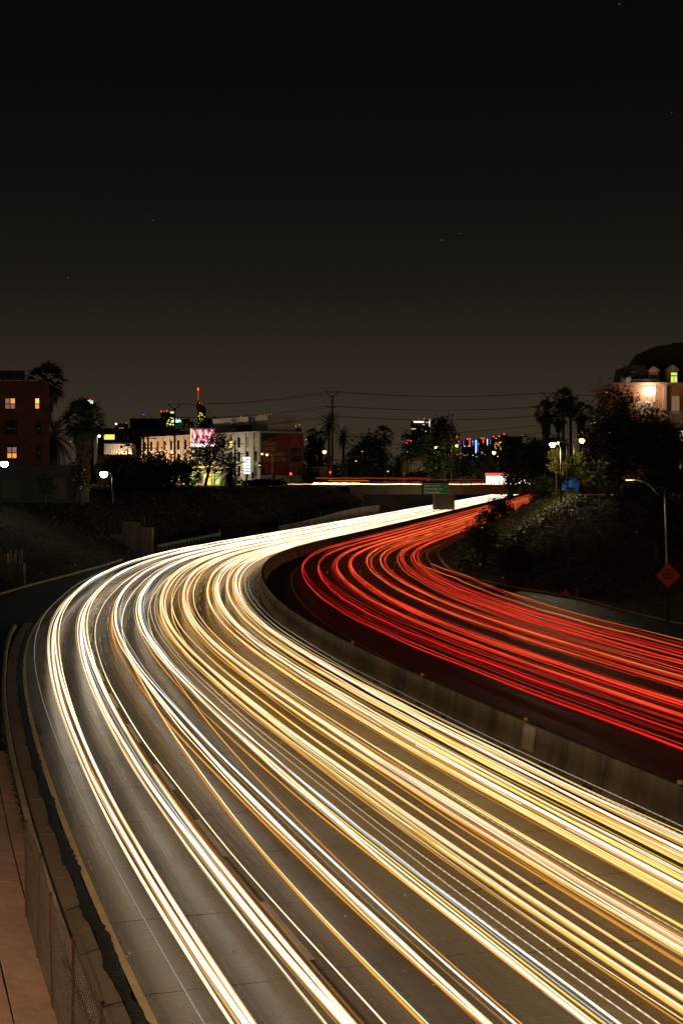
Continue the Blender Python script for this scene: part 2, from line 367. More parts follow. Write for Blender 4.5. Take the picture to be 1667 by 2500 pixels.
# each concrete slab of the near roadway
def slab(name, mat, o0, o1, s0, s1, z, parent, gap=.018, ch=.014, rise=0.0):
    mb = MB(); mb.uv = []
    def P(o, s, zz): mb.v.append(RP(D_of(s), o, zz)); mb.uv.append((o, s))
    z += rise
    for (g, zz) in ((gap * .5, z - .03), (gap * .5 + ch, z)):
        for (o, s) in ((o0 + g, s0 + g), (o1 - g, s0 + g), (o1 - g, s1 - g), (o0 + g, s1 - g)): P(o, s, zz)
    mb.f = [(4, 5, 6, 7)] + [(i, (i + 1) % 4, 4 + (i + 1) % 4, 4 + i) for i in range(4)]
    return mb.build(name, mat, parent)
s_near, s_far, joint = S_of(14), S_of(122), 4.0
ns = int((s_far - s_near) / joint)
for k in range(ns):
    for ln in range(4):
        a = EDGE_L + LANE * ln; bq = a + LANE if ln < 3 else -.12
        slab('concrete_slab', 'road_concrete', a, bq, s_near + k * joint + .25 * (ln % 2), s_near + (k + 1) * joint + .25 * (ln % 2), 0, road_l, rise=random.uniform(-.004, .004))
strip('far_pavement', 'road_concrete', EDGE_L, -.12, D_of(s_near + ns * joint + .3), 900, 0, road_l, n=4)
# gutter pans between the edge line and the kerb
gut = tag(strip('gutter', 'joint', EDGE_L - .78, EDGE_L - .2, 6, 92, -.03), kind='structure')
k = 0; s = S_of(14)
while D_of(s) < 86:
    slab('gutter_pan', 'gutter_concrete', EDGE_L - .77, EDGE_L - .25, s, s + 3.9, .012, gut, gap=.045); s += 3.9
# kerb
def kerb(name, o_of, d0, d1, h, w, label=None, mat='curb_concrete'):
    mb = MB(); st = dsteps(d0, d1, 1.2)
    prof = [(0, -.05), (0, h * .75), (.03, h), (w - .02, h), (w, h - .02), (w, -.05)]
    for d in st:
        for (q, z) in prof: mb.v.append(RP(d, o_of(d) - q, z))
    n = len(prof)
    for i in range(len(st) - 1):
        for j in range(n - 1):
            a = i * n + j; mb.f.append((a, a + 1, a + 1 + n, a + n))
    mb.f += [tuple(range(n)), tuple((len(st) - 1) * n + j for j in reversed(range(n)))]
    return tag(mb.build(name, mat), kind='structure')
kerb('gutter_kerb', lambda d: EDGE_L - .78 - .25 * smooth(70, 86, d), 6, 87, .17, .16)
cosm = lambda d: 1 / math.sqrt(1 + RM(d) ** 2)
kerb('ramp_kerb', lambda d: u_left(d) * cosm(d) + .55, 62, 150, .15, .20)
# the exit ramp and the far-side shoulder on the left
tag(strip('exit_ramp', 'ramp_asphalt', lambda d: u_left(d) * cosm(d) + .3, lambda d: EDGE_L - (.05 if d > 90 else .98), 46, 150, -.012, n=4), kind='structure')
tag(strip('left_shoulder', 'ramp_asphalt', lambda d: u_left(d) * cosm(d) + .2, EDGE_L - .05, 150, 900, -.012, n=1), kind='structure')
# ragged tar seal beside the edge line
mb = MB(); st = np.arange(S_of(14), S_of(88), .22)
for s in st:
    d = D_of(s); w0 = .05 * math.sin(s * 1.7) + random.uniform(-.04, .04); w1 = .04 * math.sin(s * 1.1 + 2) + random.uniform(-.06, .06)
    mb.v.append(RP(d, EDGE_L - .29 + w0, .020)); mb.v.append(RP(d, EDGE_L - .16 + w0 * .3, .026)); mb.v.append(RP(d, EDGE_L - .04 + w1 * .8, .020))
for i in range(len(st) - 1):
    a = i * 3; mb.f += [(a, a + 1, a + 4, a + 3), (a + 1, a + 2, a + 5, a + 4)]
mb.build('tar_seam', 'tar_seal', road_l, True)
# painted lines, left carriageway
strip('edge_line', 'paint_edge', EDGE_L - .03, EDGE_L + .12, 10, 700, .010, road_l)
strip('inner_line', 'paint_yellow', -1.42, -1.32, 10, 700, .010, road_l)
def dash(o, s0, ln, w, mat, parent, z=.010, name='lane_dash'):
    return strip(name, mat, o - w / 2, o + w / 2, D_of(s0), D_of(s0 + ln), z, parent, near=1.2)
for k, o in enumerate((EDGE_L + LANE, EDGE_L + 2 * LANE, EDGE_L + 3 * LANE)):
    s = S_of(14) + 2.2 + k * .9
    while D_of(s) < 210:
        dash(o, s, 3.66, .13, 'paint_white', road_l); dash(o + .11, s + .5, 2.4, .06, 'paint_black', road_l, .007, 'contrast_dash') if D_of(s) > 60 else None
        s += 7.3 if D_of(s) < 125 else 14.6
# right carriageway
edge_r = lambda d: interp(d, [(0, 14.9), (135, 14.9), (172, 12.9), (250, 12.6), (2000, 12.6)])
road_r = tag(strip('freeway_right_carriageway', 'road_asphalt', .1, lambda d: u_right(d) * cosm(d) - .15, 4, 900, 0.0, n=6), kind='structure')
strip('inner_line', 'paint_yellow', 2.35, 2.47, 10, 700, .008, road_r)
strip('edge_line', 'paint_white', lambda d: edge_r(d) - .06, lambda d: edge_r(d) + .06, 10, 700, .008, road_r)
strip('shoulder_line', 'paint_white', lambda d: u_right(d) * cosm(d) - 1.3, lambda d: u_right(d) * cosm(d) - 1.18, 118, 190, .008, road_r)
mbdot = MB(); mbdot.lathe((0, 0, 0), [(.06, 0), (.055, .012), (.03, .02)], 8)
dot0 = mbdot.build('road_marker', 'paint_white', road_r); first = True
for k, o in enumerate((5.5, 8.6, 11.7)):
    s = S_of(14) + 3 + k * 1.1
    while D_of(s) < 230:
        dash(o, s, 3.66, .13, 'paint_white', road_r, .008)
        for q in (7.3, 10.9):
            dd = D_of(s + q)
            oo = dot0 if first else dot0.copy()
            if not first: COL.objects.link(oo)
            first = False; oo.location = RP(dd, o, .004); oo.scale = (1.3, 1.3, 1.3)
        s += 14.6
kerb('roadside_kerb', lambda d: u_right(d) * cosm(d) + .15, 40, 420, .15, .25)
# dirt drifts of the wide asphalt gore on the right: pale paint chevron remnants
for i, (x0, y0, x1, y1) in enumerate([(1415, 1520, 1520, 1548), (1480, 1512, 1565, 1530), (1300, 1455, 1360, 1470), (1560, 1560, 1640, 1580)]):
    a, b_ = G(x0, y0), G(x1, y1); n = Vector((-(b_ - a).y, (b_ - a).x, 0)).normalized() * .05
    q = MB().quad(a - n + Vector((0, 0, .006)), b_ - n + Vector((0, 0, .006)), b_ + n + Vector((0, 0, .006)), a + n + Vector((0, 0, .006))); q.build('worn_stripe', 'paint_white', road_r)

# ------------------------------------------------------------------ median barrier
bar = thing('median_barrier', RP(36, 0, 0), 'long curving concrete median barrier dividing white trails from red trails', 'barrier')
mb = MB(); st = dsteps(8, 900, .8)
prof = [(-.30, -.05), (-.30, .08), (-.22, .30), (-.13, .62), (-.09, 1.15), (.09, 1.15), (.13, .62), (.22, .30), (.30, .08), (.30, -.05)]
for d in st:
    for (q, z) in prof: mb.v.append(RP(d, q, z))
n = len(prof)
for i in range(len(st) - 1):
    for j in range(n - 1):
        a = i * n + j; mb.f.append((a, a + 1, a + 1 + n, a + n))
mb.f += [tuple(range(n)), tuple((len(st) - 1) * n + j for j in reversed(range(n)))]
mb.build('barrier_wall', 'barrier_concrete', bar)
def on_face(s0, s1, z0, z1, out, name, mat):
    mb = MB(); xz = lambda z: -np.interp(z, [.08, .30, .62, 1.15], [.30, .22, .13, .09])
    pts = []
    for s in (s0, s1):
        for z in (z0, z1):
            pts.append(RP(D_of(s), xz(z) - out, z)); pts.append(RP(D_of(s), xz(z) - .002, z))
    # order: s0z0out, s0z0in, s0z1out, s0z1in, s1...
    mb.add(pts, [(0, 4, 6, 2), (0, 2, 3, 1), (4, 5, 7, 6), (2, 6, 7, 3), (0, 1, 5, 4)])
    return mb.build(name, mat, bar)
s_p = S_of(45.0)
pan = on_face(s_p - .45, s_p + .45, .34, 1.10, .02, 'access_panel', 'panel_metal')
for q in (-.38, .38):
    for z in (.42, .72, 1.03):
        p = on_face(s_p + q - .02, s_p + q + .02, z, z + .035, .035, 'bolt', 'dark_metal'); p.parent = pan
s = S_of(20)
while D_of(s) < 130:
    on_face(s, s + .62, .09, .16, .012, 'drain_slot', 'joint'); s += 3.05
for px, py in ((1283, 1749), (1657, 1888), (1030, 1640), (860, 1560)):
    best = min(np.arange(20, 140, .2), key=lambda d: abs(CX + RX(d) * FPX / d - px))
    x, y, z = RP(float(best), 0, 1.15); MB(frame(x, y, z)).box(-.06, .06, -.02, .02, 0, .11).build('reflector_marker', 'paint_yellow', bar)
s = S_of(34)
while D_of(s) < 140:
    p = on_face(s, s + .03, .1, 1.14, .004, 'seam', 'joint'); s += 6.1

# ------------------------------------------------------------------ paved slope with the chain-link fence, lower left
pave = tag(strip('slope_paving', 'joint', lambda d: -30, lambda d: EDGE_L - .95, 6, 48, .0), kind='structure')
def pave_z(o): return .10 + .20 * (-15.95 - o)
me = pave.data
for v in me.vertices:
    pass
mb = MB(); st = dsteps(6, 48, 1.5)
for d in st:
    for o in (-30, EDGE_L - .95): mb.v.append(RP(d, o, pave_z(o) - .03))
for i in range(len(st) - 1): mb.f.append((i * 2, i * 2 + 1, i * 2 + 3, i * 2 + 2))
me.clear_geometry(); me.from_pydata(mb.v, [], mb.f)
def pslab(o0, o1, s0, s1, g=.012):
    mb = MB()
    for (gg, dz) in ((g, -.03), (g + .012, 0)):
        for (o, s) in ((o0 + gg, s0 + gg), (o1 - gg, s0 + gg), (o1 - gg, s1 - gg), (o0 + gg, s1 - gg)): mb.v.append(RP(D_of(s), o, pave_z(o) + dz + off))
    mb.f = [(4, 5, 6, 7)] + [(i, (i + 1) % 4, 4 + (i + 1) % 4, 4 + i) for i in range(4)]
    mb.build('paving_panel', 'slope_concrete', pave)
oo = [-15.97, -16.42, -17.2, -18.1, -19.0, -20.0, -21.2, -22.4, -23.6]
for i in range(len(oo) - 1):
    s = S_of(14) + (i % 2) * 1.6
    while D_of(s) < 47:
        off = random.uniform(-.008, .008); pslab(oo[i + 1], oo[i], s, s + 4.2); s += 4.2
fo = -16.5
fence = thing('chain_link_fence', RP(28, fo, pave_z(fo)), 'brown chain-link fence standing on the paved slope at lower left', 'fence')
fs0, fs1, fh = S_of(15), S_of(33.2), 1.85
def FP(s, h): return RP(D_of(s), fo - .05 * math.sin(s * .9) * h / fh, pave_z(fo) + h)
s = fs1
while s > fs0:
    MB().tube([FP(s, -.1), FP(s, fh + .06)], .03, 8).build('post', 'rust', fence); s -= 2.45
wire = MB(); cell = .12; L_ = fs1 - fs0; nn = int(L_ / cell); hs = 12
r_w = .0050
for k in range(-int(fh / cell), nn):
    for sg in (1, -1):
        pts = []
        for q in range(hs + 1):
            h = fh * q / hs; ss_ = fs1 - (k * cell + (h if sg > 0 else fh - h))
            if fs0 <= ss_ <= fs1: pts.append(FP(ss_, h))
        if len(pts) > 1: wire.tube(pts, r_w, 3, False)
tag(wire.build('wire_mesh', 'fence_wire', fence), kind='stuff')
for h in (.03, .95, fh): MB().tube([FP(q, h) for q in np.linspace(fs0, fs1, 14)], .008, 4).build('tension_wire', 'fence_wire', fence)
# ------------------------------------------------------------------ light trails: every vehicle's lamps, as luminous tubes hanging at lamp height above its lane
def trail_streak(parent, o_of, z, r, col_of, d0, d1, k=4, bead=None, near=1.6):
    st = dsteps(d0, d1, near, .02)
    if bead:
        st = []; s = S_of(d0)
        while D_of(s) < d1: st.append(D_of(s)); s += bead * (1 if D_of(s) < 70 else 30)
    hp, hl = random.uniform(0, 6), random.uniform(9, 26)
    vp = [random.uniform(0, 6.3) for _ in range(3)]
    mb = MB(); mb.tube([RP(d, o_of(d), z + .018 * math.sin(6.283 * d / hl + hp)) for d in st], [r * (1 + .18 * math.sin(d / 7.3 + vp[0])) * (.75 + .25 * smooth(30, 200, d)) for d in st], k)
    o = mb.build('streak', 'light_trail', parent)
    at = o.data.color_attributes.new('glow', 'FLOAT_COLOR', 'POINT')
    cols = np.zeros((len(mb.v), 4)); cols[:, 3] = 1
    for i, d in enumerate(st):
        c = col_of(d); q = 1.0 + .20 * math.sin(d / 5.1 + vp[1]) + .14 * math.sin(d / 13.7 + vp[2])
        if bead and d < 70: q *= 1.15 if i % 2 else .55
        cols[i * k:(i + 1) * k, :3] = np.array(c) * q
    at.data.foreach_set('color', cols.ravel()); return o
def drift(c, amp, d_lo=None):
    ph, Lw, ph2, L2 = random.uniform(0, 6.3), random.uniform(70, 150), random.uniform(0, 6.3), random.uniform(160, 400)
    return lambda d: c + amp * (.5 * math.sin(2 * math.pi * d / Lw + ph) + .6 * math.sin(2 * math.pi * d / L2 + ph2))
WARM, WHITE, GOLD, AMBER, ORANGE, COOL, BROWN = (1, .80, .48), (1, .90, .72), (1, .57, .12), (1, .42, .05), (1, .26, .03), (.62, .86, 1), (.9, .35, .10)
def mixc(a, b, t): return tuple(x + (y - x) * t for x, y in zip(a, b))
# near colour, near strength, far strength
HEAD = {'white': (WHITE, 2.3, 2.7), 'warm': (WARM, 1.7, 2.2), 'gold': (GOLD, 1.3, 1.9), 'amber': (AMBER, .9, 1.3), 'pale': (mixc(GOLD, WHITE, .5), 1.2, 1.7), 'cool': (COOL, .9, 1.2)}
def head_col(kind, k=1.0, n0=60, n1=170):
    c, a, b_ = HEAD[kind]
    return lambda d: tuple(x * (a + (b_ - a) * smooth(n0, n1, d)) * k for x in mixc(c, WHITE, smooth(n0, n1, d) * .55))
LANES_L = [EDGE_L + LANE * (i + .5) for i in range(4)]
plan = [  # lane, colour kind, lateral shift, half track, lamp height, radius, weight
    (0, 'white', -.02, .73, .66, .055, 1.0), (0, 'white', .08, .73, .72, .040, 1.0), (0, 'warm', -.14, .71, .64, .034, .9), (0, 'warm', .15, .72, .76, .030, .9), (0, 'cool', .10, .76, .58, .016, .8),
    (1, 'white', .28, .73, .66, .050, 1.0), (1, 'warm', .20, .73, .70, .030, 1.0), (1, 'white', .42, .75, .74, .030, 1.1), (1, 'cool', .52, .72, .70, .018, 1.0), (1, 'amber', .22, .76, .60, .026, 1.0),
    (2, 'gold', -.26, .74, .66, .052, 1.0), (2, 'pale', .00, .72, .72, .050, 1.0), (2, 'gold', .22, .75, .64, .048, 1.0), (2, 'gold', .46, .72, .74, .034, 1.0), (2, 'amber', -.42, .73, .58, .026, .9), (2, 'white', -.05, .75, .76, .018, .6),
    (3, 'gold', -.30, .74, .66, .055, 1.0), (3, 'white', .12, .73, .70, .050, .75), (3, 'gold', .30, .72, .66, .048, 1.0), (3, 'pale', .56, .74, .64, .040, 1.0), (3, 'amber', -.06, .71, .60, .036, 1.0), (3, 'gold', -.55, .72, .70, .034, .9)]
size_word = lambda r: 'broad ' if r > .045 else ('' if r > .03 else 'thin ')
WHERE_L = ['outermost left lane', 'second lane from the left', 'third lane from the left', 'lane beside the median barrier']
SAY = {'white': 'bright white', 'warm': 'warm white', 'gold': 'golden yellow', 'amber': 'amber', 'pale': 'pale cream', 'cool': 'bluish white'}
for i, (ln, kind, sh, tr, z, r, wt) in enumerate(plan):
    t = thing('headlight_trail', RP(40, LANES_L[ln] + sh, 0), size_word(r) + SAY[kind] + ' headlight trail ' + ('left of centre in' if sh < -.12 else 'right of centre in' if sh > .18 else 'along the middle of') + ' the ' + WHERE_L[ln], 'light trail', 'headlight trails on the left carriageway')
    base = drift(LANES_L[ln] + sh, .15)
    if ln == 0: base = (lambda d, q=base: q(d) + .45 * smooth(35, 80, d))
    for sd in (-1, 1):
        jit = drift(0, .04)
        trail_streak(t, (lambda d, b_=base, s_=sd, j_=jit, q=tr: b_(d) + s_ * q + j_(d)), z, r * random.uniform(.85, 1.15), head_col(kind, wt * random.uniform(.85, 1.1)), 8, 760)
        if kind in ('gold', 'amber', 'pale') and r > .03: trail_streak(t, (lambda d, b_=base, s_=sd, j_=jit, q=tr: b_(d) + s_ * q + j_(d) - .01), z + r * .85, r * .36, head_col('warm', .8), 8, 300)
        if r > .035:   # warm rims either side of a fat lamp
            for rs_ in (-1, 1): trail_streak(t, (lambda d, b_=base, s_=sd, j_=jit, q=tr, f_=rs_ * r * 1.12: b_(d) + s_ * q + j_(d) + f_), z - r * .2, r * .34, (lambda d: tuple(x * (.9 + .6 * smooth(60, 160, d)) for x in (1, .50, .10))), 8, 420)
        # fine companion lines: fog lamp, marker, reflection off the bonnet
        for q in range(random.choice((0, 0, 1, 1))):
            off = random.uniform(-.15, .15); zz = z + random.uniform(-.2, .12); kk = random.choice(('gold', 'amber', 'pale', 'warm')) if ln > 1 else random.choice(('white', 'warm', 'pale', 'amber', 'cool'))
            trail_streak(t, (lambda d, b_=base, s_=sd, j_=jit, q_=tr, f_=off: b_(d) + s_ * q_ + j_(d) + f_), zz, random.uniform(.007, .016), head_col(kk, random.uniform(.35, .9)), 8, 420)
    if random.random() < .55:   # orange side marker on the outside of the bundle
        off = random.choice((-1, 1)) * (tr + random.uniform(.14, .26))
        trail_streak(t, (lambda d, b_=base, f_=off: b_(d) + f_), z - .05, .010, (lambda d: (.95, .27, .03) if d < 160 else (1.6, .6, .12)), 8, 320)
for (ln, off, z, r, c, bd) in [(2, .75, .95, .016, (.75, .62, .42), .16), (2, -1.35, .55, .022, (.8, .62, .40), .13), (1, 1.75, .62, .020, (.75, .66, .55), .15), (1, 1.2, .85, .016, (.6, .55, .5), .14), (3, 1.75, .55, .022, (.55, .50, .40), .14), (3, 2.0, .62, .012, (.42, .40, .33), .15), (0, -1.15, .50, .012, (.34, .33, .27), .09)]:
    t = thing('flicker_trail', RP(40, LANES_L[ln] + off, 0), ('fine ' if r < .018 else 'coarse ') + ('upper ' if z > .6 else 'lower ') + 'beaded flickering lamp trail in the ' + WHERE_L[ln], 'light trail', 'flickering trails on the left carriageway')
    b_ = drift(LANES_L[ln] + off, .05); trail_streak(t, b_, z, r, (lambda d, c=c: c), 16, 130, bead=bd)
# two drivers changing lanes in the bend
for (c0, c1, a0, a1, kind, lb) in [(LANES_L[1] - .2, LANES_L[1] - 1.3, 120, 40, 'warm', 'warm headlight trail drifting out of the second lane towards the left'), (LANES_L[2] - .1, LANES_L[2] - 1.5, 150, 50, 'gold', 'golden headlight trail crossing from the third lane towards the second'), (LANES_L[1] + .4, LANES_L[1] - .75, 75, 26, 'amber', 'orange headlight trail slanting across the second lane near the camera')]:
    t = thing('headlight_trail', RP(60, c0, 0), lb, 'light trail', 'headlight trails on the left carriageway')
    for sd in (-1, 1): trail_streak(t, (lambda d, s_=sd, a=c0, b_=c1, q0=a0, q1=a1: a + (b_ - a) * (1 - smooth(q1, q0, d)) + s_ * .72), .66, .042 if (kind == 'amber' and sd < 0) else .024, head_col(kind, 1.0), 8, 520)
    if kind == 'amber': trail_streak(t, (lambda d, a=c0, b_=c1, q0=a0, q1=a1: a + (b_ - a) * (1 - smooth(q1, q0, d)) - .70), .70, .016, head_col('warm', 1.1), 8, 520)
# tail lights, right carriageway
RED, HOT, DEEP, TAMB = (1, .018, .014), (1, .085, .025), (.8, .008, .010), (1, .30, .04)
LANES_R = [4.0, 7.05, 10.15, 13.2, 16.1]
def lane_r(ln):
    if ln < 4: return lambda d: LANES_R[ln] + (interp(d, [(135, 0), (175, -.22 * ln), (2000, -.3 * ln)]))
    return lambda d: interp(d, [(0, 15.8), (112, 15.9), (150, 13.3), (180, 12.2), (2000, 12.2)])
TAIL = {'red': (RED, .85, 1.15), 'hot': (HOT, 1.0, 1.5), 'deep': (DEEP, .65, .95), 'amber': (TAMB, .8, 1.4)}
planr = [(0, 'red', -.02, .70, .85, .045), (0, 'deep', .12, .66, .95, .022)]
for ln, cnt in ((1, 5), (2, 4), (3, 4), (4, 1)):
    for q in range(cnt):
        planr.append((ln, random.choice(('red', 'red', 'hot', 'hot', 'deep', 'amber') if ln > 1 else ('red', 'red', 'hot', 'deep')), random.uniform(-.24, .24), random.uniform(.62, .74), random.uniform(.72, 1.02), random.uniform(.017, .035)))
WHERE_R = ['right-hand road lane beside the barrier', 'second lane of the right carriageway', 'third lane of the right carriageway', 'fourth lane of the right carriageway', 'merging lane beside the delineator posts']
SAYR = {'red': 'red', 'hot': 'bright orange red', 'deep': 'deep crimson', 'amber': 'amber'}
def tail_col(kind, k=1.0):
    c, a, b_ = TAIL[kind]
    return lambda d: tuple(x * (a + (b_ - a) * smooth(70, 190, d)) * k for x in mixc(c, (1, .20, .05), .35 * smooth(90, 220, d)))
for (ln, kind, sh, tr, z, r) in planr:
    t = thing('taillight_trail', RP(60, LANES_R[ln] + sh, 0), ('broad ' if r > .033 else '' if r > .026 else 'thin ') + SAYR[kind] + ' tail trail ' + ('left in' if sh < -.1 else 'right in' if sh > .1 else 'midway in') + ' the ' + WHERE_R[ln], 'light trail', 'tail light trails on the right carriageway')
    lc = lane_r(ln); dr = drift(sh, .12); end = 130 if (ln == 4 and random.random() < .3) else 700
    for sd in (-1, 1):
        trail_streak(t, (lambda d, s_=sd, q=tr: lc(d) + dr(d) + s_ * q), z, r * random.uniform(.8, 1.2), tail_col(kind, random.uniform(.8, 1.15)), 10, end)
        for q in range(random.choice((1, 2, 2)) if ln else 1):
            off = random.uniform(-.14, .14); kk = random.choice(('red', 'deep', 'red', 'hot'))
            trail_streak(t, (lambda d, s_=sd, q_=tr, f_=off: lc(d) + dr(d) + s_ * q_ + f_), z + random.uniform(-.2, .2), random.uniform(.008, .016), tail_col(kk, random.uniform(.4, .9)), 10, min(end, 400))
# ------------------------------------------------------------------ lamps
def bulb(loc, color, power, radius=.15, spot=None, parent=None):
    l = bpy.data.lights.new('lamp_light', 'SPOT' if spot else 'POINT'); l.color = color; l.energy = power; l.shadow_soft_size = radius
    if spot: l.spot_size = R(spot); l.spot_blend = .6
    o = bpy.data.objects.new('lamp_light', l); COL.objects.link(o); o.location = loc
    if parent is not None: o.parent = parent; o.matrix_parent_inverse = base_inverse(parent)
    return o
def street_lamp(px, py, d, label, glow, color, power, arm=1.6, size=.28, ground=STREET, group=None, pole='galvanised', name='street_lamp', drop=.55, r=.09):
    p = W(px, py, d); bx = p.x + arm
    t = thing(name, (bx, d, ground), label, 'street lamp', group)
    MB().tube([(bx, d, ground - .2), (bx, d, ground + (p.z - ground) * .5), (bx, d, p.z - .2)], [r * 1.25, r, r * .75], 8).build('pole', pole, t, True)
    MB().tube([(bx, d, p.z - .5), (bx - arm * .25, d, p.z + .12), (bx - arm * .7, d, p.z + .24), (bx - arm * .98, d, p.z + .22)], .05, 6).build('arm', pole, t, True)
    h = MB(frame(p.x, d, p.z)); h.lathe((0, 0, 0), [(size * .3, size * .9), (size * .7, size * .75), (size * .8, size * .58), (size * .7, size * .53)], 10); h.build('lamp_head', pole, t, True)
    g = MB(frame(p.x, d, p.z)); g.lathe((0, 0, 0), [(size * .3, -size * .95), (size * .75, -size * .66), (size, -size * .1), (size * .92, size * .3), (size * .6, size * .52)], 14); g.build('lens', glow, t, True)
    if power: bulb((p.x, d - .02, p.z - size * .7 - drop * .2), color, power, .25, parent=t)
    return t
street_lamp(254, 1157, 150, 'tall lamp with bright warm white globe beside the shaggy palm', 'lamp_white', (1, .82, .55), 40, arm=.9, size=.40, pole='dark_metal')
street_lamp(12, 1132, 150, 'greenish white street lamp in front of the brick apartment house', 'lamp_green', (.75, 1, .88), 50, arm=-.9, size=.40, pole='dark_metal')
street_lamp(1348, 1085, 140, 'pale yellow street lamp left of the orange one on the right bank', 'lamp_white', (1, .80, .46), 2300, arm=.8, size=.30, ground=6.8, pole='dark_metal')
street_lamp(1420, 1075, 160, 'orange sodium street lamp below the cluster of tall palms', 'lamp_sodium', (1, .62, .2), 900, arm=-1.0, size=.32, ground=6.8, pole='dark_metal')
street_lamp(1361, 1081, 195, 'small dim lamp just right of the pale yellow street lamp', 'lamp_lime', (1, .9, .4), 60, arm=1.2, size=.2, ground=6.8)
street_lamp(1642, 1114, 150, 'orange lamp among leaves at the right edge', 'lamp_sodium', (1, .5, .1), 260, arm=.8, size=.2, ground=6.8)
street_lamp(1205, 1105, 420, 'yellowish street lamp above the right end of the overpass', 'lamp_yellow', (1, .85, .35), 500, arm=1.2, size=.5)
street_lamp(1114, 1088, 390, 'lime street lamp beside the tall dark trees', 'lamp_lime', (.95, 1, .3), 300, arm=-1.4, size=.35)
street_lamp(1063, 1092, 372, 'curved arm street lamp in front of the tall dark trees', 'lamp_dim', (1, .85, .5), 700, arm=2.4, size=.3)
street_lamp(792, 1103, 400, 'lime yellow lamp left of the utility pole', 'lamp_lime', (.9, 1, .25), 250, arm=1.0, size=.55)
street_lamp(640, 1108, 380, 'small street lamp in front of the red billboard corner', 'lamp_dim', (1, .85, .6), 300, arm=-1.6, size=.3)
street_lamp(652, 1110, 366, 'yellow street lamp on the tall pole before the red billboard', 'lamp_dim', (1, .75, .4), 260, arm=1.4, size=.34, pole='paint_yellow')
street_lamp(243, 1064, 440, 'small cool white floodlight beside the yellow lit window', 'lamp_green', (.9, .95, 1), 500, arm=-.6, size=.35)
street_lamp(470, 1118, 372, 'greenish lamp under the trees in front of the long white building', 'lamp_lime', (.95, 1, .6), 700, arm=.6, size=.3)
street_lamp(395, 1150, 400, 'lamp at the foot of the long white building', 'lamp_dim', (1, .72, .45), 900, arm=.6, size=.3)
# freeway lamp on the right bank, its curved arm reaching over the gore
p0 = G(1629, 1497, .6); d = p0.y
lampr = thing('freeway_lamp', (p0.x, d, ground_z(p0.x, d)), 'tall freeway lamp with curved arm on the right bank behind the orange diamond sign', 'street lamp')
top = W(1622, 1205, d)
MB().tube([(p0.x, d, ground_z(p0.x, d) - .2), (p0.x - .05, d, 4), top], [.125, .10, .07], 10).build('pole', 'galvanised', lampr, True)
am = [W(x, y, d) for x, y in ((1622, 1216), (1605, 1207), (1592, 1192), (1578, 1180), (1562, 1173), (1548, 1171), (1540, 1171))]
MB().tube(am, .045, 8).build('arm', 'galvanised', lampr, True)
MB().tube([W(1622, 1191, d), W(1600, 1190, d), W(1588, 1186, d)], .025, 6).build('brace', 'galvanised', lampr)
q = W(1534, 1172, d); MB(frame(q.x, d, q.z)).box(-.22, .28, -.14, .14, .02, .14).build('lamp_head', 'galvanised', lampr)
MB(frame(q.x, d, q.z)).box(-.17, .16, -.11, .11, -.03, .018).build('lens', 'lamp_dim', lampr)
bulb((q.x, d, q.z - .12), (1, .80, .40), 110, .15, parent=lampr)
# sodium lamp of the overpass the picture is taken from: lights the near pavement
tl = thing('roadside_lamp', (-16, 17, 0), 'sodium street lamp standing on the paved slope near the overpass', 'street lamp')
MB().tube([(-16, 17, 0), (-16, 17, 8), (-16, 17, 12.8)], [.14, .11, .08], 8).build('pole', 'galvanised', tl, True)
MB().tube([(-16, 17, 12.4), (-14.8, 17, 13.2), (-13.3, 17, 13.3)], .05, 6).build('arm', 'galvanised', tl, True)
MB(frame(-13, 17, 13.2)).box(-.3, .35, -.16, .16, .0, .16).build('lamp_head', 'galvanised', tl)
MB(frame(-13, 17, 13.2)).box(-.2, .25, -.12, .12, -.04, -.003).build('lens', 'lamp_sodium', tl)
bulb((-13, 17, 13.05), (1, .64, .38), 7500, .2, parent=tl)

# ------------------------------------------------------------------ overpass and cross street
D0, D1 = 347.0, 361.0
br = thing('overpass', (20, D0, 0), 'concrete street overpass crossing the freeway in the distance', 'bridge')
MB().box(2, 78, D0, D1, 4.5, STREET + .03).build('girder', 'bridge_concrete', br)
MB().box(1.9, 78.1, D0 - .35, D0 - .003, 5.75, STREET + .42).build('fascia', 'bridge_concrete', br)
MB().box(2.0, 5.4, D0 + .4, D1 - .2, -.5, 4.49).build('abutment', 'bridge_concrete', br)
MB().prism([(5.0, 4.49), (5.0, -.2), (16, -.2), (13.5, .9), (9.5, 2.8)], D1 + .02, D1 + 4).build('wing_wall', 'wall_concrete', br)
pz = RX(354)
MB().box(22.9, 27.8, D0 + 3, D1 - 3, -.1, 4.49).build('pier', 'pier_concrete', br)
MB().box(56, 60, D0 + .4, D1 - .2, -.5, 4.49).build('abutment', 'bridge_concrete', br)
rail = MB().box(2, 78, D0 - .26, D0 - .14, STREET + 1.22, STREET + 1.30); rl = rail.build('rail', 'dark_metal', br)
MB().box(2, 78, D0 - .24, D0 - .16, STREET + .78, STREET + .83).build('rail', 'dark_metal', br)
x = 2.2
while x < 76:
    MB().box(x - .07, x + .07, D0 - .27, D0 - .13, STREET + .42, STREET + 1.30).build('rail_post', 'dark_metal', br); x += 2.45
text('graffiti', 'ECP-1', 1.3, 'lit_none' if False else 'paint_edge', frame(38.2, D0 - .36, 4.75), br, width=3.6, bold=.02)
tag(MB().box(-160, 140, D0 + .6, D1 - .6, STREET - .2, STREET + .055).build('cross_street', 'ramp_asphalt'), kind='structure')
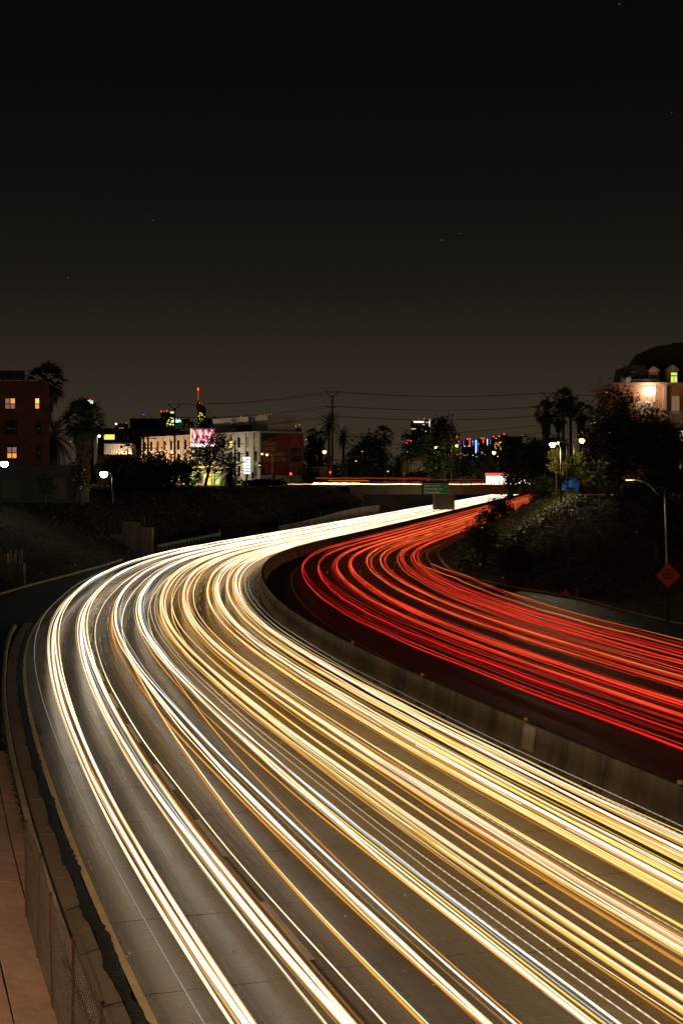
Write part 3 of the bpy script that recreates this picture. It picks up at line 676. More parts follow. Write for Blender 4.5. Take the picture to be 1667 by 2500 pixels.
# traffic lights in motion on the cross street
def street_trail(name, x0, x1, y, z, r, c, label, c_end=None):
    t = thing(name, (x0, y, STREET), label, 'light trail')
    mb = MB(); n = 24; mb.tube([(x0 + (x1 - x0) * i / n, y, z + .04 * math.sin(i * 1.3)) for i in range(n + 1)], r, 5)
    o = mb.build('streak', 'light_trail', t); at = o.data.color_attributes.new('glow', 'FLOAT_COLOR', 'POINT')
    cols = np.ones((len(mb.v), 4)); ce = c_end or c
    for i in range(n + 1): cols[i * 5:(i + 1) * 5, :3] = np.array(c) + (np.array(ce) - np.array(c)) * i / n
    at.data.foreach_set('color', cols.ravel())
xx = lambda px, d: (px - CX) * d / FPX
street_trail('headlight_trail', xx(762, 350), xx(1245, 350), 350, STREET + .62, .11, (5, 3.6, 1.8), 'white headlight trail behind the railing of the overpass', (1.6, 1.1, .5))
street_trail('headlight_trail', xx(765, 351), xx(880, 351), 351, STREET + .78, .16, (6, 4.6, 2.6), 'blazing short headlight trail at the left end of the overpass', (3, 2, .9))
street_trail('headlight_trail', xx(600, 353), xx(770, 353), 353, STREET + .60, .06, (2.2, 1.4, .6), 'thin headlight trail on the street below the red billboard')
street_trail('headlight_trail', xx(425, 352), xx(520, 352), 352, STREET + .62, .07, (1.6, 1.0, .4), 'short orange headlight trail on the street under the trees at left')
street_trail('taillight_trail', xx(770, 358), xx(1050, 358), 358, STREET + 2.1, .035, (1.0, .22, .03), 'thin orange trail high above the left half of the overpass', (.9, .05, .02))
street_trail('taillight_trail', xx(800, 357), xx(900, 357), 357, STREET + 1.5, .04, (1.1, .35, .05), 'short amber trail above the left end of the overpass')
street_trail('taillight_trail', xx(820, 356), xx(1190, 356), 356, STREET + 1.15, .05, (.55, .04, .02), 'thin red tail light trail along the overpass')
street_trail('taillight_trail', xx(950, 358.5), xx(1190, 358.5), 358.5, STREET + 1.75, .03, (.55, .02, .02), 'faint upper red trail along the overpass')
# bus at the right end of the overpass
bx0 = xx(1183, 354); bus = thing('city_bus', (bx0 + 6, 354, STREET), 'brightly lit white bus with red roof band at the right end of the overpass', 'bus')
M = frame(bx0, 353, STREET + .06)
bd = MB(M); bd.prism([(.0, .45), (.0, 2.6), (.12, 3.0), (11.9, 3.0), (12, 2.6), (12, .45)], 0, 2.5); bd.build('body', 'bus_paint', bus)
MB(M).box(-.02, 12.02, -.03, -.004, 2.62, 3.32).build('roof_band', 'bus_roof_glow', bus)
MB(M).box(.1, 11.9, .3, 2.2, 3.01, 3.30).build('roof_pod', 'bus_red', bus)
for i in range(7): MB(M).box(.25 + i * 1.66, 1.84 + i * 1.66, -.035, -.004, 1.15, 2.55).build('window', 'bus_side_glow', bus)
MB(M).box(.2, 11.8, -.028, -.004, .55, 1.08).build('side_panel', 'bus_side_glow', bus)  # plain body panel, glows like the windows: its lit look put in as emission
for i in (2.2, 8.9):
    w = MB(M @ Matrix.Translation((i, .1, .48)) @ Matrix.Rotation(R(90), 4, 'X')); w.lathe((0, 0, 0), [(.44, -.02), (.48, .02), (.48, .12), (.3, .14)], 14); w.build('wheel', 'joint', bus)
# green guide sign hung on the overpass
sg = thing('guide_sign', (26, D0 - .7, 4.8), 'green freeway guide sign listing three avenues on the overpass', 'sign')
a, b_ = W(1034, 1180, D0 - .8), W(1095, 1206, D0 - .8); w_, h_ = b_.x - a.x, a.z - b_.z
M = frame(a.x, D0 - .8, b_.z)
MB(M).box(-.45, w_ + .05, .12, .3, -.2, h_ + .5).build('backing', 'board_black', sg)
MB(M).box(0, w_, 0, .1, 0, h_).build('border', 'sign_white', sg)
MB(M).box(.09, w_ - .09, -.02, -.002, .09, h_ - .09).build('panel', 'sign_green', sg)
for i, (tx, rt) in enumerate((('Melrose Ave', '½'), ('Normandie Ave', ''), ('Vermont Ave', '1'))):
    z = h_ - .78 - i * .80
    text('lettering', tx, .70, 'sign_white', frame(a.x + .28, D0 - .83, b_.z + z), sg, width=.335 * len(tx), bold=.028)
    if rt: text('lettering', rt, .72, 'sign_white', frame(a.x + w_ - 1.0, D0 - .83, b_.z + z - (.2 if i == 0 else 0)), sg, bold=.012)
for i in (.8, w_ - .8): MB(M).box(i - .06, i + .06, .31, .5, .3, h_).build('bracket', 'dark_metal', sg)
# second green sign seen from its edge by the right bank
sg2 = thing('guide_sign', W(1241, 1225, 300), 'small green sign half hidden by the right bank', 'sign')
p = W(1243, 1197, 300); MB(frame(p.x, 300, p.z, 20)).box(-.5, .9, -.05, .05, -1.9, 0).build('panel', 'sign_green', sg2)
MB(frame(p.x, 300, p.z, 20)).box(.15, .27, .06, .18, -5.6, -.1).build('post', 'dark_metal', sg2)

# ------------------------------------------------------------------ roadside things, left
wl = thing('retaining_wall', W(340, 1350, 168), 'stepped concrete retaining wall beside the curving white trails at left', 'wall')
M = frame(W(305, 1350, 168).x, 166, .0, -16); s = PX(168)
MB(M).box(0, 78 * s, 0, .5, 0, 1.0).build('footing', 'wall_concrete', wl)
MB(M).prism([(0, 1.003), (0, 3.5), (43 * s, 3.6), (43 * s, 3.15), (78 * s, 3.0), (78 * s, 1.003)], -.06, .44).build('wall_panel', 'wall_concrete', wl)
MB(M).box(.1, 38 * s, -.18, -.063, 2.4, 3.7).build('plank_face', 'wall_concrete', wl)
MB(M).box(-36 * s, -.003, .5, 1.0, 0, 2.2).build('side_wall', 'wall_concrete', wl)
for i in range(9): MB(M).tube([(-1.6 + i * .62, .3, 2.0 if i < 3 else 3.0), (-1.6 + i * .62 + random.uniform(-.05, .05), .3, random.uniform(3.9, 4.9))], .022, 5).build('rebar', 'rust', wl)
wl2 = thing('retaining_wall', W(35, 1415, 118), 'low broken concrete wall with bare posts at the left edge', 'wall')
M = frame(W(10, 1415, 118).x, 117, .35, -8); s = PX(118)
MB(M).box(-30 * s, 58 * s, 0, .5, -.4, .55).build('footing', 'wall_concrete', wl2)
MB(M).box(18 * s, 58 * s, -.06, .44, .553, 1.5).build('wall_panel', 'wall_concrete', wl2)
MB(M).prism([(-4 * s, .553), (2 * s, 2.3), (17 * s, 2.3), (17 * s, .553)], -.06, .44).build('wall_panel', 'wall_concrete', wl2)
for i, q in enumerate((24, 30, 36, 44, 52)): MB(M).tube([(q * s, .2, 1.45), (q * s + (.2 if i % 2 else 0), .2, 2.5 + .1 * (i % 3))], .02, 5).build('rebar', 'galvanised', wl2)
gr = thing('guard_rail', W(468, 1322, 188), 'pale steel guard rail beside the far white trails', 'guard rail')
ga, gb = Vector((-21.9, 170, 0)), Vector((-17.6, 206, 0)); gd = (gb - ga); gl = gd.length; gang = math.degrees(math.atan2(gd.y, gd.x))
M = frame(ga.x, ga.y, 0, gang); bm_ = MB(M)
bm_.prism([(0, .45), (gl, .45), (gl, .78), (0, .78)], -.02, .02); bm_.tube([(0, -.05, .53), (gl, -.05, .53)], .06, 6); bm_.tube([(0, -.05, .70), (gl, -.05, .70)], .06, 6); bm_.build('rail', 'galvanised', gr)
for i in range(18): MB(M).box(.4 + i * 2.05, .55 + i * 2.05, .025, .2, -.2, .85).build('post', 'galvanised', gr)
MB(M).box(gl - .1, gl + .25, -.1, .2, .2, 1.15).build('end_piece', 'galvanised', gr)
lw = thing('roadside_wall', RP(255, -16.2), 'low curved concrete wall topped by thin posts left of the overpass', 'wall')
mb = MB(); st = [float(v) for v in np.arange(222, 330, 4)]
for d in st:
    h = 1.1 + 1.2 * smooth(225, 300, d)
    for (q, z) in ((0, -.1), (0, h), (-.4, h), (-.4, -.1)): mb.v.append(RP(d, -16.4 + q - .4, z))
for i in range(len(st) - 1):
    for j in range(3): a = i * 4 + j; mb.f.append((a, a + 1, a + 5, a + 4))
mb.build('wall_body', 'wall_concrete', lw)
for d in np.arange(224, 320, 3.0):
    h = 1.1 + 1.2 * smooth(225, 300, d); x, y, z = RP(float(d), -16.95, h - .05); MB().tube([(x, y, z), (x, y, z + 1.2)], .035, 5).build('post', 'dark_metal', lw)
sk = thing('marker_stake', W(184, 1365, 130), 'small reddish marker stake on the left bank', 'stake'); p = G(184, 1366, 1.2)
MB(frame(p.x, p.y, ground_z(p.x, p.y) - .1)).box(-.05, .05, -.03, .03, 0, 1.0).build('stake_post', 'rust', sk); MB(frame(p.x, p.y, ground_z(p.x, p.y))).box(-.07, .07, -.04, .04, .65, .8).build('band', 'sign_white', sk)
# ------------------------------------------------------------------ roadside things, right
for i, (x, y0, y1, lean, lb) in enumerate([(1180, 1427, 1461, 0, 'thin delineator post farthest along the gore edge'), (1242, 1448, 1486, 0, 'delineator post second farthest along the gore edge'), (1558, 1533, 1581, 0, 'pale delineator post nearest, beside the red trails'), (1411, 1428, 1463, -.14, 'leaning white delineator post beyond the roadside kerb')]):
    p = G(x, y1, .05 if i < 3 else .2); h = (y1 - y0) * p.y / FPX; gz = p.z if i < 3 else ground_z(p.x, p.y)
    t = thing('delineator_post', (p.x, p.y, gz), lb, 'delineator', 'delineator posts along the right shoulder')
    MB().tube([(p.x, p.y, gz - .05), (p.x + lean * h * .5, p.y, gz + h * .5), (p.x + lean * h, p.y, gz + h)], [.05, .045, .045], 8).build('tube', 'paint_white' if i in (1, 2) else 'paint_edge', t, True)
    for zz in ((.55, .72) if i else (.8,)): MB().tube([(p.x + lean * h * zz, p.y, gz + h * zz), (p.x + lean * h * (zz + .07), p.y, gz + h * (zz + .07))], .052, 8).build('band', 'frame_dark', t)
    MB(frame(p.x, p.y, gz - .02)).lathe((0, 0, 0), [(.12, 0), (.10, .04), (.05, .06)], 8).build('foot', 'joint', t)
ds_ = p0.y - .5; c = W(1630, 1405, ds_); gz = ground_z(c.x, ds_)
wsg = thing('warning_sign', (c.x, ds_, gz), 'orange diamond road work sign on a wooden post by the right kerb', 'sign')
h = .76
MB().box(c.x - .06, c.x + .06, ds_ + .04, ds_ + .14, gz - .2, c.z + .2).build('post', 'wood_pole', wsg)
MB(frame(c.x, ds_, c.z)).prism([(-h, 0), (0, -h), (h, 0), (0, h)], 0, .03).build('panel', 'sign_orange', wsg)
k = h - .045
fr_ = MB(frame(c.x, ds_, c.z))
for (ax, az), (bx_, bz) in (((-k, 0), (0, -k)), ((0, -k), (k, 0)), ((k, 0), (0, k)), ((0, k), (-k, 0))):
    fr_.prism([(ax, az), (bx_, bz), (bx_ * .965, bz * .965), (ax * .965, az * .965)], -.006, -.001)
fr_.build('border', 'frame_dark', wsg)
for i, tx in enumerate(('RIGHT', 'SHOULDER', 'CLOSED')):
    text('lettering', tx, .22, 'frame_dark', frame(c.x, ds_ - .005, c.z + .25 - i * .225), wsg, 'CENTER', width=(.45, .80, .60)[i], bold=.006)
for zz in (-.62, .66): MB(frame(c.x, ds_, c.z)).box(-.03, .03, -.03, -.001, zz, zz + .05).build('bolt', 'galvanised', wsg)
MB().box(c.x - .12, c.x + .5, ds_ + .02, ds_ + .06, c.z - 1.2, c.z - 1.16).build('brace', 'wood_pole', wsg)
p = G(1380, 1448, .25)
bag = thing('rubbish_bag', (p.x, p.y, ground_z(p.x, p.y)), 'small dark red bag lying on the verge behind the kerb', 'bag')
b2 = MB(frame(p.x, p.y, ground_z(p.x, p.y) - .03)); b2.lathe((0, 0, 0), [(.18, 0), (.26, .12), (.22, .28), (.08, .38), (.05, .46), (.10, .50)], 9); b2.build('sack', 'sign_orange', bag, True)
# litter and dry leaves on the banks
def scatter(name, mat, n, place, size, label, cat, flat=.5):
    vs = np.zeros((n * 4, 3)); k = 0
    for i in range(n):
        c = place()
        if c is None: continue
        a = rng.normal(size=3); a[2] *= flat; a /= np.linalg.norm(a) + 1e-9; b_ = np.cross(a, rng.normal(size=3)); b_ /= np.linalg.norm(b_) + 1e-9
        s = size * rng.uniform(.5, 1.4); q = rng.uniform(.45, .8)
        c = np.array(c)
        vs[k * 4:k * 4 + 4] = (c - a * s, c + b_ * s * q, c + a * s, c - b_ * s * q); k += 1
    vs = vs[:k * 4]; me = bpy.data.meshes.new(name); me.from_pydata(vs.tolist(), [], [(4 * i, 4 * i + 1, 4 * i + 2, 4 * i + 3) for i in range(k)])
    return tag(link(name, me, mat), label, cat, kind='stuff')
def on_right(d0, d1, t0, t1, up=.06):
    def f():
        d = rng.uniform(d0, d1); t = t0 + (t1 - t0) * rng.uniform() ** 1.0; x = RX(d) + u_right(d) + t
        return (x, d, ground_z(x, d) + rng.uniform(0, up))
    return f
def on_left(d0, d1, t0, t1, up=.06):
    def f():
        d = rng.uniform(d0, d1); x = RX(d) + u_left(d) - rng.uniform(t0, t1); return (x, d, ground_z(x, d) + rng.uniform(0, up))
    return f
scatter('dry_leaves', 'ground_leaf', 26000, on_right(96, 165, 1.2, 15, .22), .095, 'dry leaves and dead brush covering the right bank', 'dry leaves')
scatter('ivy', 'ivy_leaf', 9000, on_right(128, 178, .8, 13, .35), .13, 'low green ivy along the left edge of the right bank', 'ivy')
scatter('dry_grass', 'straw_litter', 16000, on_left(104, 330, .6, 18, .25), .16, 'dry grass and brush covering the left bank', 'dry grass')
scatter('litter', 'litter_white', 90, on_right(84, 150, .3, 9), .09, 'scraps of pale litter on the right bank', 'litter')
scatter('litter', 'litter_white', 60, on_left(104, 150, .3, 9), .08, 'scraps of pale litter on the left bank', 'litter')
def on_kerb():
    s = rng.uniform(S_of(16), S_of(60)); s = round(s / .9) * .9 + rng.normal() * .12; return RP(D_of(s), EDGE_L - .98 - abs(rng.normal()) * .05, rng.uniform(.1, .24))
scatter('weeds', 'leaf_mid', 900, on_kerb, .045, 'small weeds sprouting behind the gutter kerb', 'weeds')
def on_road():
    d = rng.uniform(20, 110); return RP(d, rng.uniform(-16.4, -.5), .02)
scatter('road_debris', 'litter_white', 420, on_road, .03, 'tiny pale scraps scattered over the left carriageway', 'debris', .15)
# ------------------------------------------------------------------ brick apartment house, left edge
d = 170.0; s = PX(d)
X_ = lambda px: (px - CX) * d / FPX
Z_ = lambda py: EYE - (py - HOR) * d / FPX
ap = thing('brick_apartment_house', (X_(40), d, STREET), 'dark brick apartment house with arched windows at the left edge', 'building')
SK = -16 * .225
MB().add([(X_(-330), d, STREET - .3), (X_(122), d, STREET - .3), (X_(122) + SK, d + 16, STREET - .3), (X_(-330) + SK, d + 16, STREET - .3), (X_(-330), d, Z_(934)), (X_(122), d, Z_(934)), (X_(122) + SK, d + 16, Z_(934)), (X_(-330) + SK, d + 16, Z_(934))], [(0, 3, 2, 1), (4, 5, 6, 7), (0, 1, 5, 4), (1, 2, 6, 5), (2, 3, 7, 6), (3, 0, 4, 7)]).build('wall', 'brick', ap)
MB().box(X_(-332), X_(123), d - .12, d + .25, Z_(936), Z_(930)).build('parapet', 'brick', ap)
MB().box(X_(-331), X_(122.5), d - .08, d - .003, Z_(1122), Z_(1118)).build('string_course', 'brick', ap)
def arch_window(x0, x1, y0, y1, panes, lit=None, parent=ap, dd=d, arch=True):
    a0, a1, zt, zb = X_(x0), X_(x1), Z_(y0), Z_(y1); w = a1 - a0
    pts = [(a0, zb), (a1, zb), (a1, zt)] + ([(a1 - w * t, zt + .32 * math.sin(math.pi * t)) for t in (.2, .4, .6, .8)] if arch else []) + [(a0, zt)]
    wn = MB().prism(pts, dd - .06, dd - .003).build('window', 'frame_dark', parent)
    for i in range(panes):
        p0_, p1_ = a0 + .12 + i * (w - .12) / panes, a0 + (i + 1) * (w - .12) / panes; zm = (zt + zb) / 2
        MB().box(p0_, p1_, dd - .075, dd - .063, zm + .05, zt - .05).build('pane', (lit[i][0] if lit else 'glass_dark'), wn)
        MB().box(p0_, p1_, dd - .075, dd - .063, zb + .12, zm - .05).build('pane', (lit[i][1] if lit else 'glass_dark'), wn)
        MB().box(p0_, p1_, dd - .10, dd - .078, zm - .04, zm + .04).build('sash_bar', 'frame_pale', wn)
    MB().box(a0 - .1, a1 + .1, dd - .22, dd - .062, zb - .16, zb - .02).build('sill', 'brick', wn)
arch_window(12, 40, 972, 1000, 2, [('curtain_pink', 'curtain_dim'), ('lit_orange', 'curtain_pink')], arch=False)
arch_window(85, 99, 972, 1000, 1, [('lit_warm', 'lit_orange')], arch=False)
arch_window(15, 43, 1031, 1061, 2); arch_window(89, 101, 1031, 1061, 1)
arch_window(17, 44, 1091, 1121, 2, [('curtain_dim', 'lit_orange'), ('curtain_pink', 'lit_orange')]); arch_window(91, 102, 1091, 1121, 1)
rs = thing('rooftop_sign', (X_(25), d + .6, Z_(930)), 'black rooftop sign reading apartments above a telephone number', 'sign')
MB().box(X_(-60), X_(59), d + .5, d + .62, Z_(927), Z_(904)).build('board', 'board_black', rs)
for px in (-40, 5, 32, 56): MB().box(X_(px) - .06, X_(px) + .06, d + .63, d + .75, Z_(931), Z_(906)).build('post', 'frame_dark', rs)
M = frame(X_(-5), d + .485, Z_(916)); text('lettering', 'APARTMENTS', .62, 'board_letter', M, rs, width=X_(58) - X_(-5), bold=-.004)
M = frame(X_(-6), d + .485, Z_(926)); text('lettering', '34-4653', .52, 'board_letter', M, rs, width=X_(58) - X_(-6), bold=-.004)
gz_ = 160.0; gg = thing('garage', ((65 - CX) * gz_ / FPX, gz_, STREET), 'low dark flat roofed garage below the brick apartment house', 'building')
q = lambda px: (px - CX) * gz_ / FPX
MB().box(q(-200), q(188), gz_, gz_ + 2.5, STREET - .4, EYE + 22 * PX(gz_)).build('wall', 'roof_flat', gg)
MB().box(q(-202), q(196), gz_ - .5, gz_ + 2.6, EYE + 22.1 * PX(gz_), EYE + 27 * PX(gz_)).build('roof', 'roof_flat', gg)
for a0, a1 in ((-60, -20), (5, 50), (128, 165)): MB().box(q(a0), q(a1), gz_ - .06, gz_ - .003, STREET + .1, STREET + 2.3).build('garage_door', 'plaster_dark', gg)

# ------------------------------------------------------------------ long white building with the billboard wall
ang = -57.7; OX, OY, LEN, DEP, HGT = -64.05, 455.9, 78.0, 14.0, 15.0
med = thing('office_block', (-40, 415, STREET), 'long white office block with tall narrow windows and rooftop lettering', 'building')
MF = frame(OX, OY, STREET, ang)
MB(MF).box(0, LEN, .25, DEP, -.5, HGT - .4).build('core', 'plaster_white', med)
MB(MF).box(-.2, LEN + .15, .0, DEP + .15, HGT - .398, HGT).build('cornice', 'plaster_white', med)
nb = 16; bay = LEN / nb
for i in range(nb + 1):
    x0 = max(0, i * bay - 1.45); x1 = min(LEN, i * bay + 1.45)
    MB(MF).box(x0, x1, 0, .247, -.5, HGT - .40).build('wall_pier', 'plaster_warm_lit' if i < 9 else 'plaster_white', med)  # left piers tinted peach: warm lamplight put into the white plaster's colour
litmap = {(12, 2): 'lit_yellow', (15, 2): 'curtain_dim', (14, 2): 'curtain_dim'}
for i in range(nb):
    for r_ in range(3):
        z0 = 2.6 + r_ * 4.0; mt = litmap.get((i, r_), 'glass_dark' if (i * 7 + r_ * 3) % 5 else 'plaster_dark')
        wn = MB(MF).box(i * bay + 1.5, (i + 1) * bay - 1.5, .19, .247, z0, z0 + 2.9).build('window', 'frame_dark', med)
        if mt == 'lit_yellow':
            for k in range(3): MB(MF).box(i * bay + 1.65, (i + 1) * bay - 1.65, .17, .187, z0 + .1 + k * .65, z0 + .6 + k * .65).build('pane', mt, wn)
        else:
            MB(MF).box(i * bay + 1.62, (i + 1) * bay - 1.62, .17, .187, z0 + .12, z0 + 1.36).build('pane', mt, wn); MB(MF).box(i * bay + 1.62, (i + 1) * bay - 1.62, .17, .187, z0 + 1.5, z0 + 2.78).build('pane', mt, wn)
ph = MB(MF).box(44, 66, 3, 11, HGT + .003, HGT + 4.4).build('penthouse', 'plaster_white', med)
MB(MF).box(68, 77, 3, 12, HGT + .003, HGT + 4.6).build('penthouse', 'plaster_white', med)
MB(MF).box(60, 68, 2.4, 2.9, HGT + .003, HGT + 2.0).build('louvre', 'plaster_dark', med)
MC = frame(*(MF @ Vector((58, 2.6, HGT + 2.5))), 0)
for nm_, loc_, wd in (('lettering', (57.5, 2.2, HGT + 3.2), 5.6), ('lettering', (69.5, 2.4, HGT + 3.4), 4.9)):
    p = MF @ Vector(loc_)
    MB(frame(p.x - .2, p.y - .1, p.z - 1.45)).box(0, wd + .4, .06, .16, 0, 2.3).build('sign_board', 'plaster_white', med)
    text(nm_, 'SANTA MONICA', 1.05, 'frame_dark', frame(p.x, p.y - .1, p.z - .15), med, width=wd, bold=.03); text(nm_, 'MEDICAL BLDG', 1.05, 'frame_dark', frame(p.x, p.y - .1, p.z - 1.2), med, width=wd, bold=.03)
for x in (56, 67, 70, 72, 74): p = MF @ Vector((x, 6, HGT + 4.6)); MB(frame(*p)).lathe((0, 0, 0), [(.1, 0), (.18, .1), (.15, .3), (.05, .4)], 6).build('beacon', 'lit_orange', med)
for lx, pw, cc in ((6, 5200, (1, .70, .42)), (22, 5200, (1, .72, .45)), (38, 3200, (1, .80, .55)), (66, 2600, (1, .86, .62))):   # forecourt lamps washing the front
    p = MF @ Vector((lx, -8, 0)); t = thing('forecourt_lamp', p, {6: 'leftmost', 22: 'second', 38: 'third', 66: 'rightmost'}[lx] + ' short forecourt lamp post in front of the long white office block', 'street lamp', 'forecourt lamps')
    MB(frame(*p)).tube([(0, 0, -.2), (0, 0, 6)], [.1, .07], 6).build('pole', 'dark_metal', t); MB(frame(*p)).lathe((0, 0, 6), [(.1, 0), (.2, .15), (.15, .35)], 8).build('lens', 'lamp_dim', t)
    bulb(p + Vector((0, 0, 6.7)), cc, pw, .2, parent=t)
# billboard on the end wall
MS = MF @ Matrix.Translation((LEN + .02, 0, 0)) @ Matrix.Rotation(R(90), 4, 'Z')     # local x runs along the end wall, -y faces out
ad = thing('billboard', MS @ Vector((7, -.2, 3)), 'huge red wall billboard with slogan and bottle on the white block', 'billboard')
MB(MS).box(.35, DEP - .1, -.12, -.02, 2.9, HGT - .55).build('panel', 'ad_red', ad)
MB(MS).prism([(.36, HGT - .56), (6.2, HGT - .56), (5.0, HGT - 1.2), (3.4, HGT - 1.7), (2.6, HGT - 2.3), (.36, HGT - 2.9)], -.135, -.122).build('green_corner', 'ad_green', ad)
MB(MS).prism([(.36, 2.95), (.36, 5.4), (1.2, 4.6), (1.7, 3.6), (2.3, 2.95)], -.135, -.122).build('green_corner', 'ad_green', ad)
bt = [(9.1, 2.95), (9.1, 9.8), (9.3, 11.0), (9.9, 12.3), (10.2, 13.4), (10.25, 14.3), (11.9, 14.3), (11.95, 13.4), (12.3, 12.3), (12.9, 11.0), (13.1, 9.8), (13.1, 2.95)]
MB(MS).prism(bt, -.138, -.122).build('bottle', 'ad_red_pale', ad)
MB(MS).prism([(9.6, 6.6), (13.0, 6.6), (13.0, 10.5), (9.6, 10.5)], -.150, -.139).build('bottle_label', 'ad_label', ad)
text('wordmark', 'Sprite', 1.5, 'ad_red_pale', MS @ Matrix.Translation((9.75, -.16, 7.9)) @ Matrix.Rotation(R(-9), 4, 'Y'), ad, width=3.0, shear=.25)
for x0 in (10.2, 11.6): MB(MS).prism([(x0, 9.2), (x0 + .5, 9.9), (x0 + 1.0, 9.2), (x0 + .55, 9.5)], -.162, -.151).build('spark', 'ad_red_pale', ad)
for i, tx in enumerate(("IT'S NOT", 'LIMITED', 'EDITION BUT', 'IT SHOULD BE')):
    text('lettering', tx, 1.42, 'ad_letter', MS @ Matrix.Translation((.9, -.14, 11.0 - i * 1.42)), ad, width=(4.4, 4.1, 6.8, 7.3)[i], bold=.045, shear=.1)
# lit stacked price sign, video board, filling station
ps = thing('pylon_sign', W(603, 1190, 368), 'white lit pylon sign of six stacked panels before the office block', 'sign'); p = W(603, 1190, 368)
MB(frame(p.x, 368, STREET)).box(-.18, .18, 0, .3, -.1, 8.2).build('post', 'dark_metal', ps)
for i in range(6): z = EYE + (1162 - 1157 + i * 7.2) * PX(368); MB(frame(p.x, 368, 0)).box(-.85 - .03 * i, .85 + .05 * (i % 2), -.25, -.02, z, z + .52).build('panel', 'sign_lit', ps)
vb = thing('video_billboard', W(496, 1094, 375), 'glowing pink and white video billboard behind branches', 'billboard')
a, b_ = W(466, 1046, 375), W(525, 1090, 375)
MB(frame(a.x, 375, 0)).box(-.15, b_.x - a.x + .15, .0, .5, b_.z - .2, a.z + .15).build('cabinet', 'frame_pale', vb)
MB(frame(a.x, 375, 0)).box(.25, b_.x - a.x - .1, -.04, -.003, b_.z + .9, a.z - .3).build('screen', 'video_screen', vb)
MB(frame(a.x, 375, 0)).box(0, b_.x - a.x, -.05, -.003, b_.z, b_.z + .8).build('caption_bar', 'lit_white', vb); MB(frame(a.x, 375, 0)).box(-.1, .22, -.05, -.003, b_.z + .82, a.z).build('edge_light', 'lit_warm', vb)
for x in (1.5, 5): MB(frame(a.x + x, 375, 0)).box(-.2, .2, .1, .4, STREET, b_.z - .2).build('post', 'dark_metal', vb)
bulb((a.x + 3, 373.6, b_.z + .4), (1, .8, .75), 500, .3, parent=vb)
fs_ = thing('filling_station', W(500, 1185, 366), 'lit filling station glimpsed through trees left of the office block', 'building')
a = W(448, 1190, 366)
M = frame(a.x, 366, STREET)
MB(M).box(0, 11.5, 3, 8, -.1, 3.9).build('shop', 'plaster_white', fs_); MB(M).box(-.5, 12.4, -1.5, 6, 4.6, 5.3).build('canopy', 'plaster_white', fs_)
MB(M).box(-.4, 12.3, -1.54, -1.503, 4.7, 5.2).build('canopy_band', 'lit_yellow', fs_)
for i in (.3, 4.2, 8.1, 11.5): MB(M).box(i - .15, i + .15, -1.2, -.9, -.1, 4.6).build('column', 'plaster_white', fs_)
for i in range(5): MB(M).box(.6 + i * 2.2, 2.4 + i * 2.2, 2.93, 2.997, .4, 3.2).build('window', ('lit_lime', 'curtain_dim', 'lit_yellow', 'lit_lime', 'curtain_dim')[i], fs_)
bulb(M @ Vector((3, 0, 4.3)), (1, .95, .45), 420, .3, parent=fs_); bulb(M @ Vector((9, 0, 4.3)), (1, .95, .45), 420, .3, parent=fs_)

# ------------------------------------------------------------------ other street-level buildings
def block(name, label, px0, px1, py0, d, dep, mat, base=STREET, roof=True, cat='building'):
    x0, x1 = (px0 - CX) * d / FPX, (px1 - CX) * d / FPX; zt = EYE + (HOR - py0) * d / FPX
    t = thing(name, ((x0 + x1) / 2, d, base), label, cat)
    MB().box(x0, x1, d, d + dep, base - .4, zt).build('wall', mat, t)
    if roof: MB().box(x0 - .15, x1 + .15, d - .15, d + dep + .15, zt + .003, zt + .35).build('roof', 'roof_flat', t)
    return t
def pane(t, d, px0, px1, py0, py1, mat, name='window', proud=.06):
    MB().box((px0 - CX) * d / FPX, (px1 - CX) * d / FPX, d - proud, d - .004, EYE + (HOR - py1) * d / FPX, EYE + (HOR - py0) * d / FPX).build(name, mat, t)
t = block('warehouse', 'wide dark flat roofed building behind the shaggy palm', 238, 392, 1048, 480, 20, 'plaster_dark'); pane(t, 480, 255, 280, 1061, 1073, 'lit_yellow')
for i in range(6): pane(t, 480, 256 + i * 4, 256.5 + i * 4, 1061, 1073, 'frame_dark', 'mullion', .09)
pane(t, 480, 300, 306, 1062, 1074, 'glass_dark'); pane(t, 480, 309, 315, 1062, 1074, 'glass_dark')
t = block('low_white_shed', 'small pale shed with ribbed wall below the yellow window', 255, 322, 1084, 450, 10, 'plaster_white'); pane(t, 450, 294, 300, 1088, 1094, 'glass_dark')
for i in range(7): pane(t, 450, 258 + i * 6, 258.8 + i * 6, 1086, 1112, 'plaster_dark', 'rib')
t = block('rooftop_plant_block', 'dark square block crowded with aerials on its roof', 318, 381, 1024, 520, 14, 'plaster_dark')
for px, h in ((322, 8), (330, 5), (342, 6), (350, 14), (353, 9), (364, 13), (368, 8)):
    x = (px - CX) * 520 / FPX; z = EYE + (HOR - 1024) * 520 / FPX; MB().tube([(x, 522, z), (x, 522, z + h * PX(520))], .1, 5).build('aerial', 'frame_dark', t)
x = (350.5 - CX) * 520 / FPX; MB(frame(x, 521, EYE + (HOR - 1012) * 520 / FPX)).lathe((0, 0, 0), [(.05, -.2), (.3, 0), (.05, .2)], 6).build('beacon', 'lit_blue', t)
pane(t, 520, 363, 367, 1045, 1053, 'frame_dark')
block('roof_stack', 'narrow dark chimney block in front of the lit tower', 389, 402, 1023, 500, 6, 'plaster_dark')
block('back_block', 'long dark block rising behind the long white office block', 381, 470, 1045, 510, 10, 'plaster_dark')
t = block('pale_corner_building', 'pale windowless building lit yellow among the eucalyptus trees', 982, 1052, 1110, 400, 12, 'plaster_white'); pane(t, 400, 983, 1000, 1112, 1176, 'paint_edge', 'corner_panel')
block('pink_wall_building', 'low pinkish wall right of the red billboard', 742, 812, 1139, 405, 10, 'plaster_orange', roof=False)
